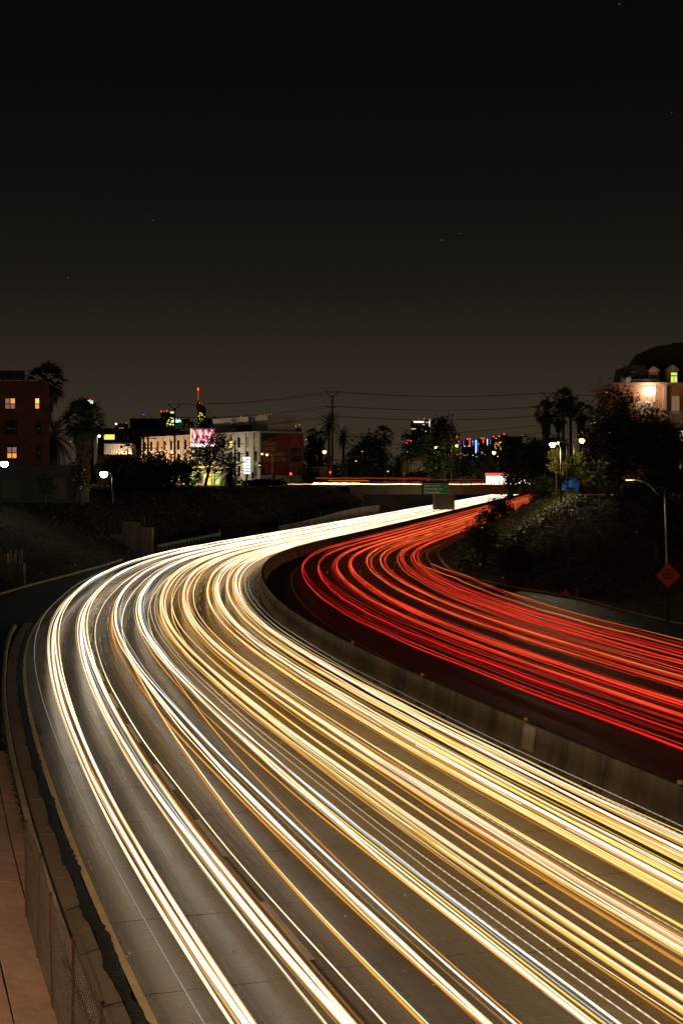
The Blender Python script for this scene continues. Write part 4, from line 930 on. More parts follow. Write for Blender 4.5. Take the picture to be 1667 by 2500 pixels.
block('low_shop', 'low dark building behind the right end of the overpass', 1110, 1215, 1150, 470, 12, 'plaster_dark')
block('house_roof_row', 'low dark roofs left of the long white office block', 240, 345, 1112, 430, 10, 'plaster_dark')

# ------------------------------------------------------------------ turreted building at the right edge
d = 165.0
fr = thing('mansard_apartment_house', (X_(1590), d, 6.8), 'orange lit apartment house with dark mansard roof at the right edge', 'building')
MB().box(X_(1510), X_(1900), d, d + 14, 6.3, Z_(940)).build('wall', 'plaster_orange', fr)
MB().box(X_(1494), X_(1902), d - .5, d + 14.2, Z_(940) + .003, Z_(934)).build('cornice', 'trim_pale', fr)
rf = MB(); rf.prism([(X_(1546), Z_(934) + .005), (X_(1578), Z_(886)), (X_(1609), Z_(842)), (X_(1651), Z_(838)), (X_(1652), Z_(833)), (X_(1900), Z_(833)), (X_(1900), Z_(934) + .005)], d + 1.6, d + 13.5); roof = rf.build('roof', 'roof_slate', fr)
MB().prism([(X_(1525), Z_(934) + .005), (X_(1534), Z_(891)), (X_(1576), Z_(891)), (X_(1580), Z_(934) + .005)], d + .6, d + 8).build('side_roof', 'roof_slate', fr)
MB().box(X_(1596), X_(1603), d + 3, d + 4, Z_(866), Z_(846)).build('chimney', 'roof_slate', roof)
def dormer(x0, x1, yb, yt, ya, litp, w0, w1, wy0, wy1):
    dm = MB().box(X_(x0) + .2, X_(x1) - .2, d + .35, d + 3, Z_(yb), Z_(yt)).build('dormer', 'trim_pale', fr)
    if ya: MB().prism([(X_(x0), Z_(yt) + .003), (X_(x1), Z_(yt) + .003), ((X_(x0) + X_(x1)) / 2, Z_(ya))], d + .15, d + 3.1).build('pediment', 'trim_pale', dm)
    MB().box(X_(w0) - .1, X_(w1) + .1, d + .30, d + .347, Z_(wy1), Z_(wy0)).build('window_frame', 'frame_dark', dm)
    zm = Z_(wy0) - .35 * (Z_(wy0) - Z_(wy1)); xm = (X_(w0) + X_(w1)) / 2
    for (a0, a1, z0, z1) in ((X_(w0), X_(w1), zm + .06, Z_(wy0) - .06), (X_(w0), xm - .03, Z_(wy1) + .05, zm - .06), (xm + .03, X_(w1), Z_(wy1) + .05, zm - .06)):
        MB().box(a0, a1, d + .27, d + .297, z0, z1).build('pane', litp, dm)
dormer(1535, 1558, 934, 906, None, 'glass_dark', 1541, 1553, 909, 928)
dormer(1580, 1612, 934, 905, 893, 'glass_dark', 1589, 1602, 915, 933)
dormer(1624, 1660, 934, 903, 889, 'lit_lime', 1638, 1653, 908, 934)
MB().box(X_(1616), X_(1625), d - .3, d - .003, 6.5, Z_(940)).build('pilaster', 'trim_pale', fr)
MB().box(X_(1595), X_(1598), d - .15, d - .003, 6.5, Z_(940)).build('downpipe', 'trim_pale', fr)
for (x0, x1, y0, y1, mt) in ((1554, 1588, 983, 1010, 'curtain_dim'), (1510, 1530, 983, 1008, 'glass_dark'), (1640, 1656, 970, 1008, 'curtain_dim'), (1657, 1690, 1052, 1078, 'lit_warm'), (1630, 1646, 1052, 1078, 'curtain_dim'), (1556, 1586, 1052, 1078, 'glass_dark'), (1512, 1530, 1052, 1078, 'lit_orange')):
    wn = MB().box(X_(x0) - .1, X_(x1) + .1, d - .10, d - .003, Z_(y1) - .1, Z_(y0) + .1).build('window', 'frame_pale', fr)
    xm = (X_(x0) + X_(x1)) / 2; MB().box(X_(x0), xm - .04, d - .13, d - .103, Z_(y1), Z_(y0)).build('pane', mt, wn); MB().box(xm + .04, X_(x1), d - .13, d - .103, Z_(y1), Z_(y0)).build('pane', mt, wn)
bal = MB().box(X_(1597), X_(1760), d - 1.5, d - .31, Z_(1033), Z_(1029)).build('balcony', 'frame_pale', fr)
MB().box(X_(1597), X_(1760), d - 1.5, d - 1.43, Z_(1008), Z_(1005)).build('rail', 'frame_pale', bal)
for i in range(26): MB().box(X_(1598 + i * 6), X_(1598 + i * 6) + .05, d - 1.49, d - 1.44, Z_(1029), Z_(1008)).build('baluster', 'frame_pale', bal)
tr_ = MB().box(X_(1496), X_(1610), d - .48, d - .42, Z_(929), Z_(927)).build('roof_rail', 'frame_dark', fr)
for i in range(12): MB().box(X_(1497 + i * 10), X_(1497 + i * 10) + .05, d - .47, d - .43, Z_(934) + .004, Z_(929)).build('baluster', 'frame_dark', tr_)
for px in (1661, 1667): MB().tube([(X_(px), d - 1.6, 6.6), (X_(px), d - 1.6, Z_(915))], .06, 6).build('scaffold_pole', 'frame_pale', fr)
wlamp = thing('wall_lamp', W(1584, 954, d - .8), 'glaring white wall lamp on the orange apartment house', 'lamp')
p = W(1584, 954, d - .8); MB(frame(*p)).lathe((0, 0, 0), [(.2, -.45), (.62, -.3), (.72, 0), (.62, .3), (.2, .42)], 14).build('globe', 'lamp_white', wlamp, True); MB(frame(*p)).box(-.08, .08, .3, .8, .3, .45).build('bracket', 'frame_dark', wlamp)
bulb((p.x, p.y - .7, p.z), (1, .58, .30), 150, .4, parent=wlamp)
sat = thing('satellite_dish', W(1527, 925, d - .3), 'round satellite dish at the left corner of the mansard roof terrace', 'dish')
p = W(1526, 926, d - .4); MB(frame(*p) @ Matrix.Rotation(R(60), 4, 'X')).lathe((0, 0, 0), [(.1, -.15), (.5, -.02), (.62, .12)], 14).build('bowl', 'frame_pale', sat, True); MB().tube([(p.x, p.y, p.z - .1), (p.x, p.y, Z_(934))], .05, 6).build('mast', 'frame_dark', sat)

# ------------------------------------------------------------------ far skyline
unit = bpy.data.meshes.new('lit_window'); unit.from_pydata([(-.5, 0, -.5), (.5, 0, -.5), (.5, 0, .5), (-.5, 0, .5), (-.5, .3, -.5), (.5, .3, -.5), (.5, .3, .5), (-.5, .3, .5)], [], [(0, 1, 2, 3), (0, 4, 5, 1), (3, 2, 6, 7), (0, 3, 7, 4), (1, 5, 6, 2)])
UN = {}
def lit(parent, px, py, w, h, d, mat, name='lit_window'):
    if mat not in UN: UN[mat] = unit.copy(); UN[mat].materials.append(MATS[mat])
    o = bpy.data.objects.new(name, UN[mat]); COL.objects.link(o); o.parent = parent
    o.location = W(px, py, d - 1) - parent.location; o.scale = (w * PX(d), 1, h * PX(d))
def tower(label, px0, px1, py0, d, wins, mat='tower_dark', parts=()):
    x0, x1 = (px0 - CX) * d / FPX, (px1 - CX) * d / FPX; zt = EYE + (HOR - py0) * d / FPX
    t = thing('skyscraper', ((x0 + x1) / 2, d, STREET), label, 'skyscraper', 'far city skyline')
    MB().box(x0, x1, d, d + (x1 - x0) * .8, 0, zt).build('shaft', mat, t)
    for (px, py, w, h, m_) in wins: lit(t, px, py, w, h, d, m_)
    return t
rw = lambda x0, x1, y0, y1, n, m_='lit_yellow', h=1.6: [(random.uniform(x0, x1), y0 + (y1 - y0) * random.random(), random.choice((1.6, 2.2, 3.2)), h, m_) for _ in range(n)]
t = tower('distant round tower crowned by a ring of white lights', 207, 227, 995, 2600, [(217, 995.5, 13, 1.6, 'lit_yellow'), (221, 1003, 1.6, 1.6, 'lit_warm'), (225, 1001, 1.6, 1.6, 'lit_white'), (212, 1004, 1.6, 1.6, 'lit_warm')])
p = W(216.5, 995, 2600); MB(frame(p.x, 2610, p.z)).lathe((0, 0, 0), [(7, -1), (8.5, 3), (9, 12), (7.5, 14)], 20).build('crown', 'tower_dark', t)
for i in range(7): lit(t, 206.5 + i * 3.3, 982 - (1.5 if i in (2, 3, 4) else 0), 2.0, 8, 2590, 'lit_white', 'crown_light')
lit(t, 222, 975, 1.6, 1.6, 2590, 'lit_red', 'beacon')
t = tower('small distant block with one white roof light', 282, 310, 1034, 1500, [(284, 1035, 4, 4, 'lit_white'), (309, 1033, 1.5, 1.5, 'lit_orange')] + [(292 + i * 3.2, 1045.5, 2.2, 1.4, 'lit_warm') for i in range(4)])
t = tower('distant dark tower with orange roof lights', 393, 424, 1007, 2200, rw(396, 422, 1016, 1042, 26) + [(394, 1004, 1.6, 2, 'lit_red'), (401, 1004, 1.6, 1.6, 'lit_warm'), (408, 1003, 1.6, 1.6, 'lit_red'), (421, 1007, 9, 4, 'lit_yellow')])
t = tower('distant tower with stepped turquoise lit crown', 417, 446, 1031, 2000, [(431, 1024, 18, 2.4, 'lit_teal'), (431.5, 1027.5, 24, 2, 'sign_lit'), (432, 1030.5, 27, 2, 'lit_teal'), (417, 1036, 2.4, 2.4, 'lit_white')] + rw(419, 445, 1036, 1046, 8))
MB().box((422 - CX) * 2000 / FPX, (441 - CX) * 2000 / FPX, 2001, 2010, EYE + (HOR - 1031) * 2000 / FPX + .1, EYE + (HOR - 1022) * 2000 / FPX).build('crown', 'tower_dark', t)
t = tower('tallest distant tower with a red lit spire', 483, 502, 997, 2800, rw(485, 500, 1002, 1042, 16), )
MB(frame((484.5 - CX) * 2800 / FPX, 2804, EYE + (HOR - 997) * 2800 / FPX)).lathe((0, 0, 0), [(5, -2), (3, 10), (.8, 12), (.5, 38), (.3, 40)], 8).build('spire', 'bus_red', t)
MB().prism([((483 - CX) * 2800 / FPX, EYE + 165 * 2800 / FPX + .1), ((502 - CX) * 2800 / FPX, EYE + 165 * 2800 / FPX + .1), ((490 - CX) * 2800 / FPX, EYE + (HOR - 982) * 2800 / FPX), ((484 - CX) * 2800 / FPX, EYE + (HOR - 980) * 2800 / FPX)], 2802, 2812).build('sail_crown', 'tower_dark', t)
lit(t, 484, 950, 2.4, 6, 2790, 'lit_red', 'beacon'); lit(t, 484.3, 966, .7, 22, 2790, 'bus_roof_glow', 'spire_light')
for q in ((488, 984), (493, 987)): lit(t, *q, 1.5, 1.5, 2790, 'lit_red', 'beacon')
t = tower('distant office tower with a white lit sign at the top', 1004, 1047, 1027, 1600, [(1022, 1030, 24, 3, 'lit_white'), (1009, 1047, 11, 1.8, 'lit_warm'), (1042, 1031, 6, 1.6, 'lit_warm'), (1034, 1036.5, 5, 1.4, 'lit_warm'), (1048, 1034, 1.5, 14, 'lit_cool'), (1031, 1049, 2, 2, 'lit_warm'), (1039, 1053, 2.4, 1.6, 'lit_yellow'), (1008, 1025, 1.8, 1.8, 'lit_red'), (1022, 1024, 1.8, 1.8, 'lit_orange'), (1035, 1022, 1.8, 2.4, 'lit_orange'), (1049, 1024.5, 2.2, 1.8, 'lit_red')])
t = tower('thin distant tower with a string of red lights', 1111, 1121, 1070, 2200, [(1115, 1066.5, 2.2, 2.2, 'lit_red'), (1114, 1071, 1.6, 1.6, 'lit_warm'), (1119, 1077, 2, 2, 'lit_red'), (1118, 1085, 1.6, 1.6, 'lit_red'), (1117, 1092, 2, 1.6, 'lit_warm')])
t = tower('distant blue lit tower left of its twin', 1128, 1158, 1076, 1800, [(1131, 1082, 1.4, 12, 'lit_blue'), (1146, 1080, 2.4, 14, 'bus_roof_glow'), (1141, 1071.5, 2, 2, 'lit_red'), (1147, 1071.5, 2, 2, 'lit_red'), (1134, 1089, 3, 2.4, 'lit_warm'), (1145, 1089, 7, 1.5, 'lit_warm'), (1154, 1078, 2.4, 2, 'lit_white'), (1154, 1082, 2, 10, 'lit_blue')])
t = tower('distant blue lit tower with white edge lines', 1160, 1197, 1073, 1900, [(1161, 1090, 1.5, 32, 'lit_cool'), (1165, 1088, 2, 26, 'lit_blue'), (1189, 1080, 1.4, 16, 'lit_cool'), (1196, 1080, 1.4, 14, 'lit_blue'), (1179, 1078, 2.4, 10, 'bus_roof_glow'), (1175, 1070, 2, 2, 'lit_red'), (1181, 1070, 2, 2, 'lit_red'), (1168, 1084, 2.4, 1.4, 'lit_warm'), (1176, 1104, 2.2, 2, 'lit_yellow'), (1166, 1101, 2, 2, 'lit_blue')])
t = tower('broad dark hotel block with red roof beacons', 1204, 1275, 1066, 900, rw(1207, 1225, 1078, 1100, 14, 'lit_warm') + [(1204, 1066, 1.8, 2.2, 'lit_red'), (1218, 1065, 2, 2.4, 'lit_red'), (1230, 1060, 2, 2.4, 'lit_red'), (1273, 1063, 2, 2.4, 'lit_red'), (1210, 1070, 3, 1.4, 'lit_warm')])
MB().box((1222 - CX) * 900 / FPX, (1240 - CX) * 900 / FPX, 902, 908, EYE + 96 * 900 / FPX + .1, EYE + 101 * 900 / FPX).build('plant_room', 'tower_dark', t)
t = tower('distant roof with orange lights behind the red billboard', 700, 735, 1045, 1400, [(703, 1039, 2, 2.4, 'lit_warm'), (708, 1040, 3, 2, 'lit_orange'), (716, 1041, 2.4, 2, 'lit_yellow'), (722, 1040, 2, 2.4, 'lit_yellow'), (731, 1037, 2, 2, 'lit_orange'), (704, 1043, 2, 2, 'lit_warm')])
# street lights of the far town
far_lights = [(1116, 1110, 2.2, 'lit_warm'), (1124, 1107, 2, 'lit_yellow'), (1130, 1110, 4, 'lit_warm'), (1135, 1112, 2, 'lit_yellow'), (1141, 1110, 2.4, 'lit_warm'), (1155, 1112, 4, 'lit_cool'), (1162, 1116, 5, 'lit_warm'), (1191, 1108, 3.4, 'lit_yellow'), (1183, 1110, 2, 'lit_warm'), (1177, 1107, 2.2, 'lit_warm'), (1140, 1124.5, 8, 'lit_warm'), (1172, 1111, 4, 'lit_blue'), (994, 1103, 2, 'lit_warm'), (884, 1102, 3, 'lit_teal'), (747, 1073, 1.6, 'lit_white'), (1263, 1124, 7, 'lit_green'), (1273, 1122, 5, 'lit_green'), (996, 1075, 2.5, 'lit_red'), (1003, 1076, 2.5, 'lit_red'), (992, 1081, 3.5, 'lit_orange'), (1373, 1070, 2, 'lit_red'), (174, 1078, 3, 'lit_warm'), (947, 1151, 3, 'lit_white')]
FARAT = ['just right of the tall conical tree', 'above the leftmost far street lights', 'large, below the left blue tower', 'low, below the left blue tower', 'below the right edge of the left blue tower', 'between the two blue towers', 'below the right blue tower', 'left of the yellowish street lamp', 'below the small palms', 'at the foot of the right blue tower', 'low and long above the overpass', 'right of the blue towers low down', 'low in the eucalyptus crown', 'in the feathery dark tree', 'right of the red billboard', 'left half of the green pair above the bus', 'right half of the green pair above the bus', 'left one in the eucalyptus crown', 'right one in the eucalyptus crown', 'at the left edge of the eucalyptus crown', 'under the palm cluster', 'left of the shaggy palm', 'above the left half of the overpass']
for i, (px, py, sz, m_) in enumerate(far_lights):
    dl = 700 if 1100 < px < 1200 else (360 if px < 1100 else 300); p = W(px, py, dl)
    lookc = {'lit_green': 'green', 'lit_red': 'red', 'lit_teal': 'teal', 'lit_blue': 'blue', 'lit_cool': 'bluish white', 'lit_white': 'white', 'lit_orange': 'orange', 'lit_yellow': 'yellow', 'lit_warm': 'warm white'}[m_]
    t = thing('town_light', (p.x, dl, STREET), 'small ' + lookc + ' light ' + FARAT[i], 'lamp', 'small lights of the far town')
    MB(frame(p.x, dl, p.z)).lathe((0, 0, 0), [(sz * .3 * PX(dl), -sz * .3 * PX(dl)), (sz * .5 * PX(dl), 0), (sz * .3 * PX(dl), sz * .3 * PX(dl))], 6).build('lens', m_, t)
    MB().tube([(p.x, dl + .1, STREET), (p.x, dl + .1, p.z)], .06, 5).build('pole', 'dark_metal', t)

# ------------------------------------------------------------------ utility poles and wires
def upole(px, ytop, ybase, d, label, V=True):
    p = W(px, ytop, d); t = thing('utility_pole', (p.x, d, STREET), label, 'utility pole')
    MB().tube([(p.x, d, STREET - .3), (p.x, d, p.z)], [.34, .2], 8).build('pole', 'wood_pole', t)
    if V:
        for sx in (-1, 1): MB().tube([(p.x, d, p.z - .5), (p.x + sx * 1.7, d, p.z + 1.1)], .12, 5).build('crossarm', 'wood_pole', t)
        for k in (1, 2):
            for sx in (-1, 1): MB().tube([(p.x, d, p.z - 2.6 * k - .6), (p.x + sx * 1.5, d, p.z - 2.6 * k)], .10, 5).build('crossarm', 'wood_pole', t)
    else:
        for z in (1.0, 3.6): MB().box(p.x - 2.4, p.x + 2.4, d - .1, d + .1, p.z - z, p.z - z + .22).build('crossarm', 'wood_pole', t)
    return p
pA = upole(811, 966, 1190, 365, 'tall utility pole with V-shaped arms right of the red billboard')
pB = upole(1336, 968, 1100, 400, 'utility pole rising from the left palm of the right-hand cluster')
pC = upole(427, 996, 1130, 360, 'tall utility pole in front of the long white office block')
upole(362, 1062, 1120, 380, 'short utility pole at the left end of the long white office block', False)
upole(351, 1055, 1120, 390, 'thin pole beside the short utility pole at far left of the office block', False)
upole(574, 1075, 1170, 368, 'plain dark pole left of the lit pylon sign', False)
def wire(a, b_, sag, lab):
    n = 20; pts = [a.lerp(b_, i / n) + Vector((0, 0, -sag * 4 * (i / n) * (1 - i / n))) for i in range(n + 1)]
    o = MB().tube(pts, .045, 4, False).build('overhead_wire', 'cable'); tag(o, lab, 'wire', 'overhead wires')
pL = W(-80, 985, 420); pR = W(1800, 975, 420); pR2 = W(1800, 1010, 330)
for k, (dz, nm_) in enumerate(((1.1, 'topmost'), (-2.6, 'middle'), (-5.2, 'lowest'))):
    for sx in (-1, 1):
        o_ = Vector((sx * 1.6, 0, dz)); sd = 'near' if sx < 0 else 'far'
        wire(pA + o_, pB + o_, 1.2, '%s %s overhead wire between the two tall poles' % (nm_, sd)); wire(pC + o_ * .9, pA + o_, 1.0, '%s %s overhead wire left of the middle tall pole' % (nm_, sd)); wire(pB + o_, pR + o_, 1.0, '%s %s overhead wire right of the palm cluster' % (nm_, sd))
for k, (y0, y1) in enumerate(((1046, 1022), (1068, 1040))): wire(W(830, y0 + 20, 380), W(1500, y1 - 10, 380), 1.5, ('upper' if k == 0 else 'lower') + ' of the two thin wires sloping up behind the tall trees')

# ------------------------------------------------------------------ traffic signals at the crossing
def signal(px, py, d, which, label, arm=0, big=1.0):
    p = W(px, py, d); t = thing('traffic_signal', (p.x + arm, d, STREET), label, 'traffic light')
    MB().tube([(p.x + arm, d + .2, STREET - .1), (p.x + arm, d + .2, p.z + 1.0)], .09, 6).build('pole', 'galvanised', t)
    if arm: MB().tube([(p.x + arm, d + .2, p.z + .2), (p.x + arm * .4, d + .2, p.z + .9), (p.x, d + .2, p.z + .9)], .06, 6).build('arm', 'galvanised', t)
    hd = MB(frame(p.x, d, p.z)).box(-.28, .28, -.1, .15, -1.1, .45).build('housing', 'paint_black', t)
    for i, m_ in enumerate(('lit_red', 'lit_yellow', 'lit_green')):
        on = (which == m_); MB(frame(p.x, d - .12, p.z - i * .42) @ Matrix.Rotation(R(90), 4, 'X')).lathe((0, 0, 0), [(.19 * big, 0), (.19 * big, .03), (.10 * big, .08)], 10).build('signal_lens', m_ if on else 'glass_dark', hd)
    if which == 'lit_red': bulb((p.x, d - .6, p.z), (1, .05, .03), 90, .2, parent=t)
signal(710, 1157, 352, 'lit_red', 'glaring red traffic light below the red billboard', big=1.45)
signal(806, 1153, 364, 'lit_red', 'small red traffic light at the foot of the tall utility pole')
signal(634, 1132, 356, 'lit_yellow', 'amber traffic signal left of the billboard lamp pole', arm=3.0)
signal(669, 1158, 358, 'lit_warm', 'traffic signal on the yellow pole below the slogan')
signal(482, 1161, 360, 'lit_green', 'green traffic signal in front of the filling station')
signal(617, 1158, 362, 'lit_red2', 'traffic signal right of the pylon sign')
signal(869, 1122, 370, 'lit_yellow', 'amber traffic signal on a curved arm left of the pale building', arm=-2.5)
# ------------------------------------------------------------------ trees
def leaf_mesh(name, centers, size, mat, parent, droop=0.0):
    C = np.asarray(centers); n = len(C)
    a = rng.normal(size=(n, 3)); a[:, 2] -= droop * 1.2; a /= np.linalg.norm(a, axis=1)[:, None]
    b_ = np.cross(a, rng.normal(size=(n, 3))); b_ /= np.linalg.norm(b_, axis=1)[:, None] + 1e-9
    s = size * rng.uniform(.55, 1.35, size=(n, 1)); w = s * rng.uniform(.4, .7, size=(n, 1))
    V = np.stack([C - a * s, C + b_ * w, C + a * s, C - b_ * w], 1).reshape(-1, 3)
    me = bpy.data.meshes.new(name); me.vertices.add(n * 4); me.vertices.foreach_set('co', V.ravel())
    me.loops.add(n * 4); me.loops.foreach_set('vertex_index', np.arange(n * 4)); me.polygons.add(n); me.polygons.foreach_set('loop_start', np.arange(n) * 4)
    me.update(calc_edges=True); me.validate()
    return link(name, me, mat, parent)
def tree(label, px, ytop, ybot, hw, d, ground=STREET, mat='leaf_dark', bark='bark', n=2600, clumps=26, name='tree', lean=0, leaf=None, shape=1.0, trunks=1, cat='tree', base_px=None, group=None, trunk_r=None):
    """crown fills the photo box px+-hw, ytop..ybot at distance d; shape>1 narrows the top"""
    zt, zb = W(px, ytop, d).z, W(px, ybot, d).z; xc = W(px, 0, d).x; rx = hw * PX(d); h = zt - zb; zb = max(zb, ground + .2); h = zt - zb
    xb = W(base_px if base_px is not None else px, 0, d).x
    t = thing(name, (xb, d, ground), label, cat, group)
    cl = []
    for i in range(clumps):
        while True:
            v = rng.uniform(-1, 1, 3)
            q = np.linalg.norm(v)
            if .25 < q < 1: break
        f = 1.0 if shape <= 1 else (1 - max(0, v[2]) ** 1.0 * (1 - 1 / shape))
        cl.append((xc + v[0] * rx * .88 * f + lean * v[2], d + v[1] * rx * .8 * f, zb + h * .5 + v[2] * h * .44, rng.uniform(.55, 1.0)))
    pts = []
    for (x, y, z, k) in cl:
        m_ = int(n / clumps * k * 1.3); sg = rx * .27 * k; sz_ = min(sg * 1.0, h * .16)
        g_ = rng.normal(size=(m_, 3)) * np.array([sg, sg, sz_]); pts.append(g_ + np.array([x, y, z]))
    lf = leaf or max(.10, d * .00105)
    leaf_mesh('crown', np.concatenate(pts), lf, mat, t)
    r0 = trunk_r or max(.12, rx * .07); tb = MB()
    for k in range(trunks):
        ox = (k - (trunks - 1) / 2) * r0 * 3.4
        top_ = Vector((xc + ox * 2.2, d, zb + h * .45)); bs = Vector((xb + ox, d, ground - .4)); mid = bs.lerp(top_, .55) + Vector((random.uniform(-.3, .3) * r0 * 4, 0, 0))
        tb.tube([bs, mid, top_], [r0, r0 * .75, r0 * .35], 7)
        for (x, y, z, kk) in cl[k::max(2, trunks)][:9]:
            c = Vector((x, y, z)); st_ = mid.lerp(top_, random.uniform(0, .8))
            tb.tube([st_, st_.lerp(c, .5) + Vector((0, 0, -.1 * rx)), c], [r0 * .42, r0 * .26, r0 * .1], 5)
    tb.build('trunk', bark, t, True); return t
# palms: fronds share meshes
def fan_frond(seed):
    r_ = random.Random(seed); mb = MB(); mb.tube([(0, 0, 0), (.5, 0, .06), (1.0, 0, .03)], [.03, .025, .018], 4)
    nb_ = 13
    for i in range(nb_):
        a = -1.25 + 2.5 * i / (nb_ - 1); L_ = (.95 - .18 * abs(a)) * r_.uniform(.9, 1.1); dr = -.22 * L_ - .1 * abs(a)
        dx, dy = math.cos(a), math.sin(a); m_ = Vector((1 + dx * L_ * .55, dy * L_ * .55, .05)); e_ = Vector((1 + dx * L_, dy * L_, dr)); w = .055
        mb.add([(1, 0, .03), m_ + Vector((-dy * w, dx * w, .02)), e_, m_ + Vector((dy * w, -dx * w, .02))], [(0, 1, 2, 3)])
    me = bpy.data.meshes.new('frond'); me.from_pydata(mb.v, [], mb.f); me.materials.append(MATS['leaf_palm']); return me
def feather_frond(seed):
    r_ = random.Random(seed); mb = MB(); P = [Vector((t * 3.0, 0, .9 * t - 1.75 * t * t)) for t in np.linspace(0, 1, 8)]
    mb.tube(P, [.05, .045, .04, .034, .028, .02, .014, .008], 4)
    for i in range(22):
        t = .12 + .87 * i / 21; c = Vector((t * 3.0, 0, .9 * t - 1.75 * t * t)); L_ = .62 * math.sin(math.pi * (.12 + .84 * t)) + .08
        for sy in (-1, 1):
            e_ = c + Vector((L_ * .55, sy * L_ * .8, -.28 * L_)); w = Vector((.035, -sy * .02, 0))
            mb.add([c - w, c + w, e_], [(0, 1, 2)])
    me = bpy.data.meshes.new('frond'); me.from_pydata(mb.v, [], mb.f); me.materials.append(MATS['leaf_palm']); return me
FAN = [fan_frond(i) for i in range(3)]; FEA = [feather_frond(i) for i in range(3)]
def palm(label, px, yc, d, crown_px, ground=STREET, kind='fan', n=30, skirt=0.0, tr=.22, base_px=None, group=None, low=-70):
    c = W(px, yc, d); bx = W(base_px, 0, d).x if base_px is not None else c.x
    t = thing('fan_palm' if kind == 'fan' else 'date_palm', (bx, d, ground), label, 'palm tree', group)
    T_ = Vector((bx, d, ground)); cl = c - T_
    tm = MB().tube([(0, 0, -.3), (cl.x * .4, 0, cl.z * .5), (cl.x, 0, cl.z)], [tr * 1.3, tr, tr * .85], 8); me = bpy.data.meshes.new('trunk'); me.from_pydata(tm.v, [], tm.f)
    link('trunk', me, 'bark', t, True, inverse=False)
    rad = crown_px * PX(d); sc = rad / (1.55 if kind == 'fan' else 2.35)
    if skirt > 0:
        mb = MB(); L_ = skirt * PX(d); r_s = rad * .52
        for i in range(260):
            a = random.uniform(0, 6.283); z0 = cl.z - random.uniform(0, .75) * L_; f = 1 - .55 * (cl.z - z0) / L_; ra = r_s * f * random.uniform(.6, 1.05); ln_ = L_ * random.uniform(.18, .34)
            p0_ = Vector((cl.x + math.cos(a) * ra * .35, math.sin(a) * ra * .35, z0)); p1_ = Vector((cl.x + math.cos(a) * ra, math.sin(a) * ra, z0 - ln_ * .5)); p2_ = Vector((cl.x + math.cos(a) * ra * .85, math.sin(a) * ra * .85, z0 - ln_))
            w = Vector((-math.sin(a), math.cos(a), 0)) * rad * .08; mb.add([p0_, p1_ - w, p2_, p1_ + w], [(0, 1, 2, 3)])
        me = bpy.data.meshes.new('dead_skirt'); me.from_pydata(mb.v, [], mb.f); link('dead_skirt', me, 'thatch', t, inverse=False)
    pool = FAN if kind == 'fan' else FEA
    for i in range(n):
        o = bpy.data.objects.new('frond', random.choice(pool)); COL.objects.link(o); o.parent = t
        el = R(85 - (85 - low) * ((i + .5) / n) ** .85); az = i * 2.39996 + random.uniform(-.3, .3)
        o.location = (cl.x, 0, cl.z); k = sc * random.uniform(.82, 1.12); o.scale = (k, k, k)
        o.rotation_euler = Euler((random.uniform(-.4, .4), -el, az), 'XYZ')
    return t
# left edge
palm('fan palm whose crown shows behind the brick apartment house roof', 112, 935, 190, 50, kind='fan', n=56, skirt=95, tr=.35, low=-85)
palm('shaggy fan palm beside the bright warm street lamp', 205, 1030, 158, 52, kind='fan', n=64, skirt=150, tr=.5, low=-75)
palm('date palm between the brick apartment house and the shaggy palm', 132, 1070, 180, 62, kind='date', n=34, tr=.5)
tree('dark shrub in front of the garage wall', 112, 1150, 1210, 20, 152, mat='leaf_dark', n=1200, clumps=12, name='shrub', cat='shrub')
tree('small bare leaved shrub at the foot of the shaggy palm', 200, 1135, 1205, 18, 150, n=700, clumps=10, name='shrub', cat='shrub')
tree('bushy shrub right of the warm street lamp', 292, 1105, 1200, 40, 235, n=2200, clumps=20, name='shrub', cat='shrub')
tree('broad dark tree in front of the long white block', 350, 1108, 1208, 62, 300, n=3200, clumps=30)
tree('dark bushy tree left of the filling station', 412, 1112, 1206, 50, 310, n=2600, clumps=26)
tree('low dark hedge clump below the bushy trees', 330, 1160, 1225, 75, 250, n=2600, clumps=30, name='shrub', cat='shrub', ground=5.5)
tree('spreading tree with thin branches in front of the video billboard', 520, 1062, 1160, 62, 342, n=3000, clumps=34, base_px=500, bark='bark', leaf=.28)
tree('dark ragged tree hiding half of the filling station', 462, 1128, 1188, 34, 345, n=1500, clumps=22, leaf=.3)
palm('low date palm in front of the filling station', 562, 1152, 338, 42, kind='date', n=40, tr=.5)
palm('spiky young palm left of the low bushy trees', 312, 1098, 380, 16, kind='fan', n=22, tr=.2, low=-20)
tree('dark tree top rising above the video billboard', 513, 1022, 1064, 26, 430, n=1300, clumps=16)
tree('small dark tree top left of the video billboard', 456, 1026, 1052, 20, 430, n=1000, clumps=14)
tree('dark hedge along the street below the red billboard', 640, 1172, 1205, 60, 340, n=1600, clumps=24, name='shrub', cat='shrub')
tree('small shrub beside the pink wall', 752, 1138, 1180, 26, 385, n=900, clumps=14, name='shrub', cat='shrub')
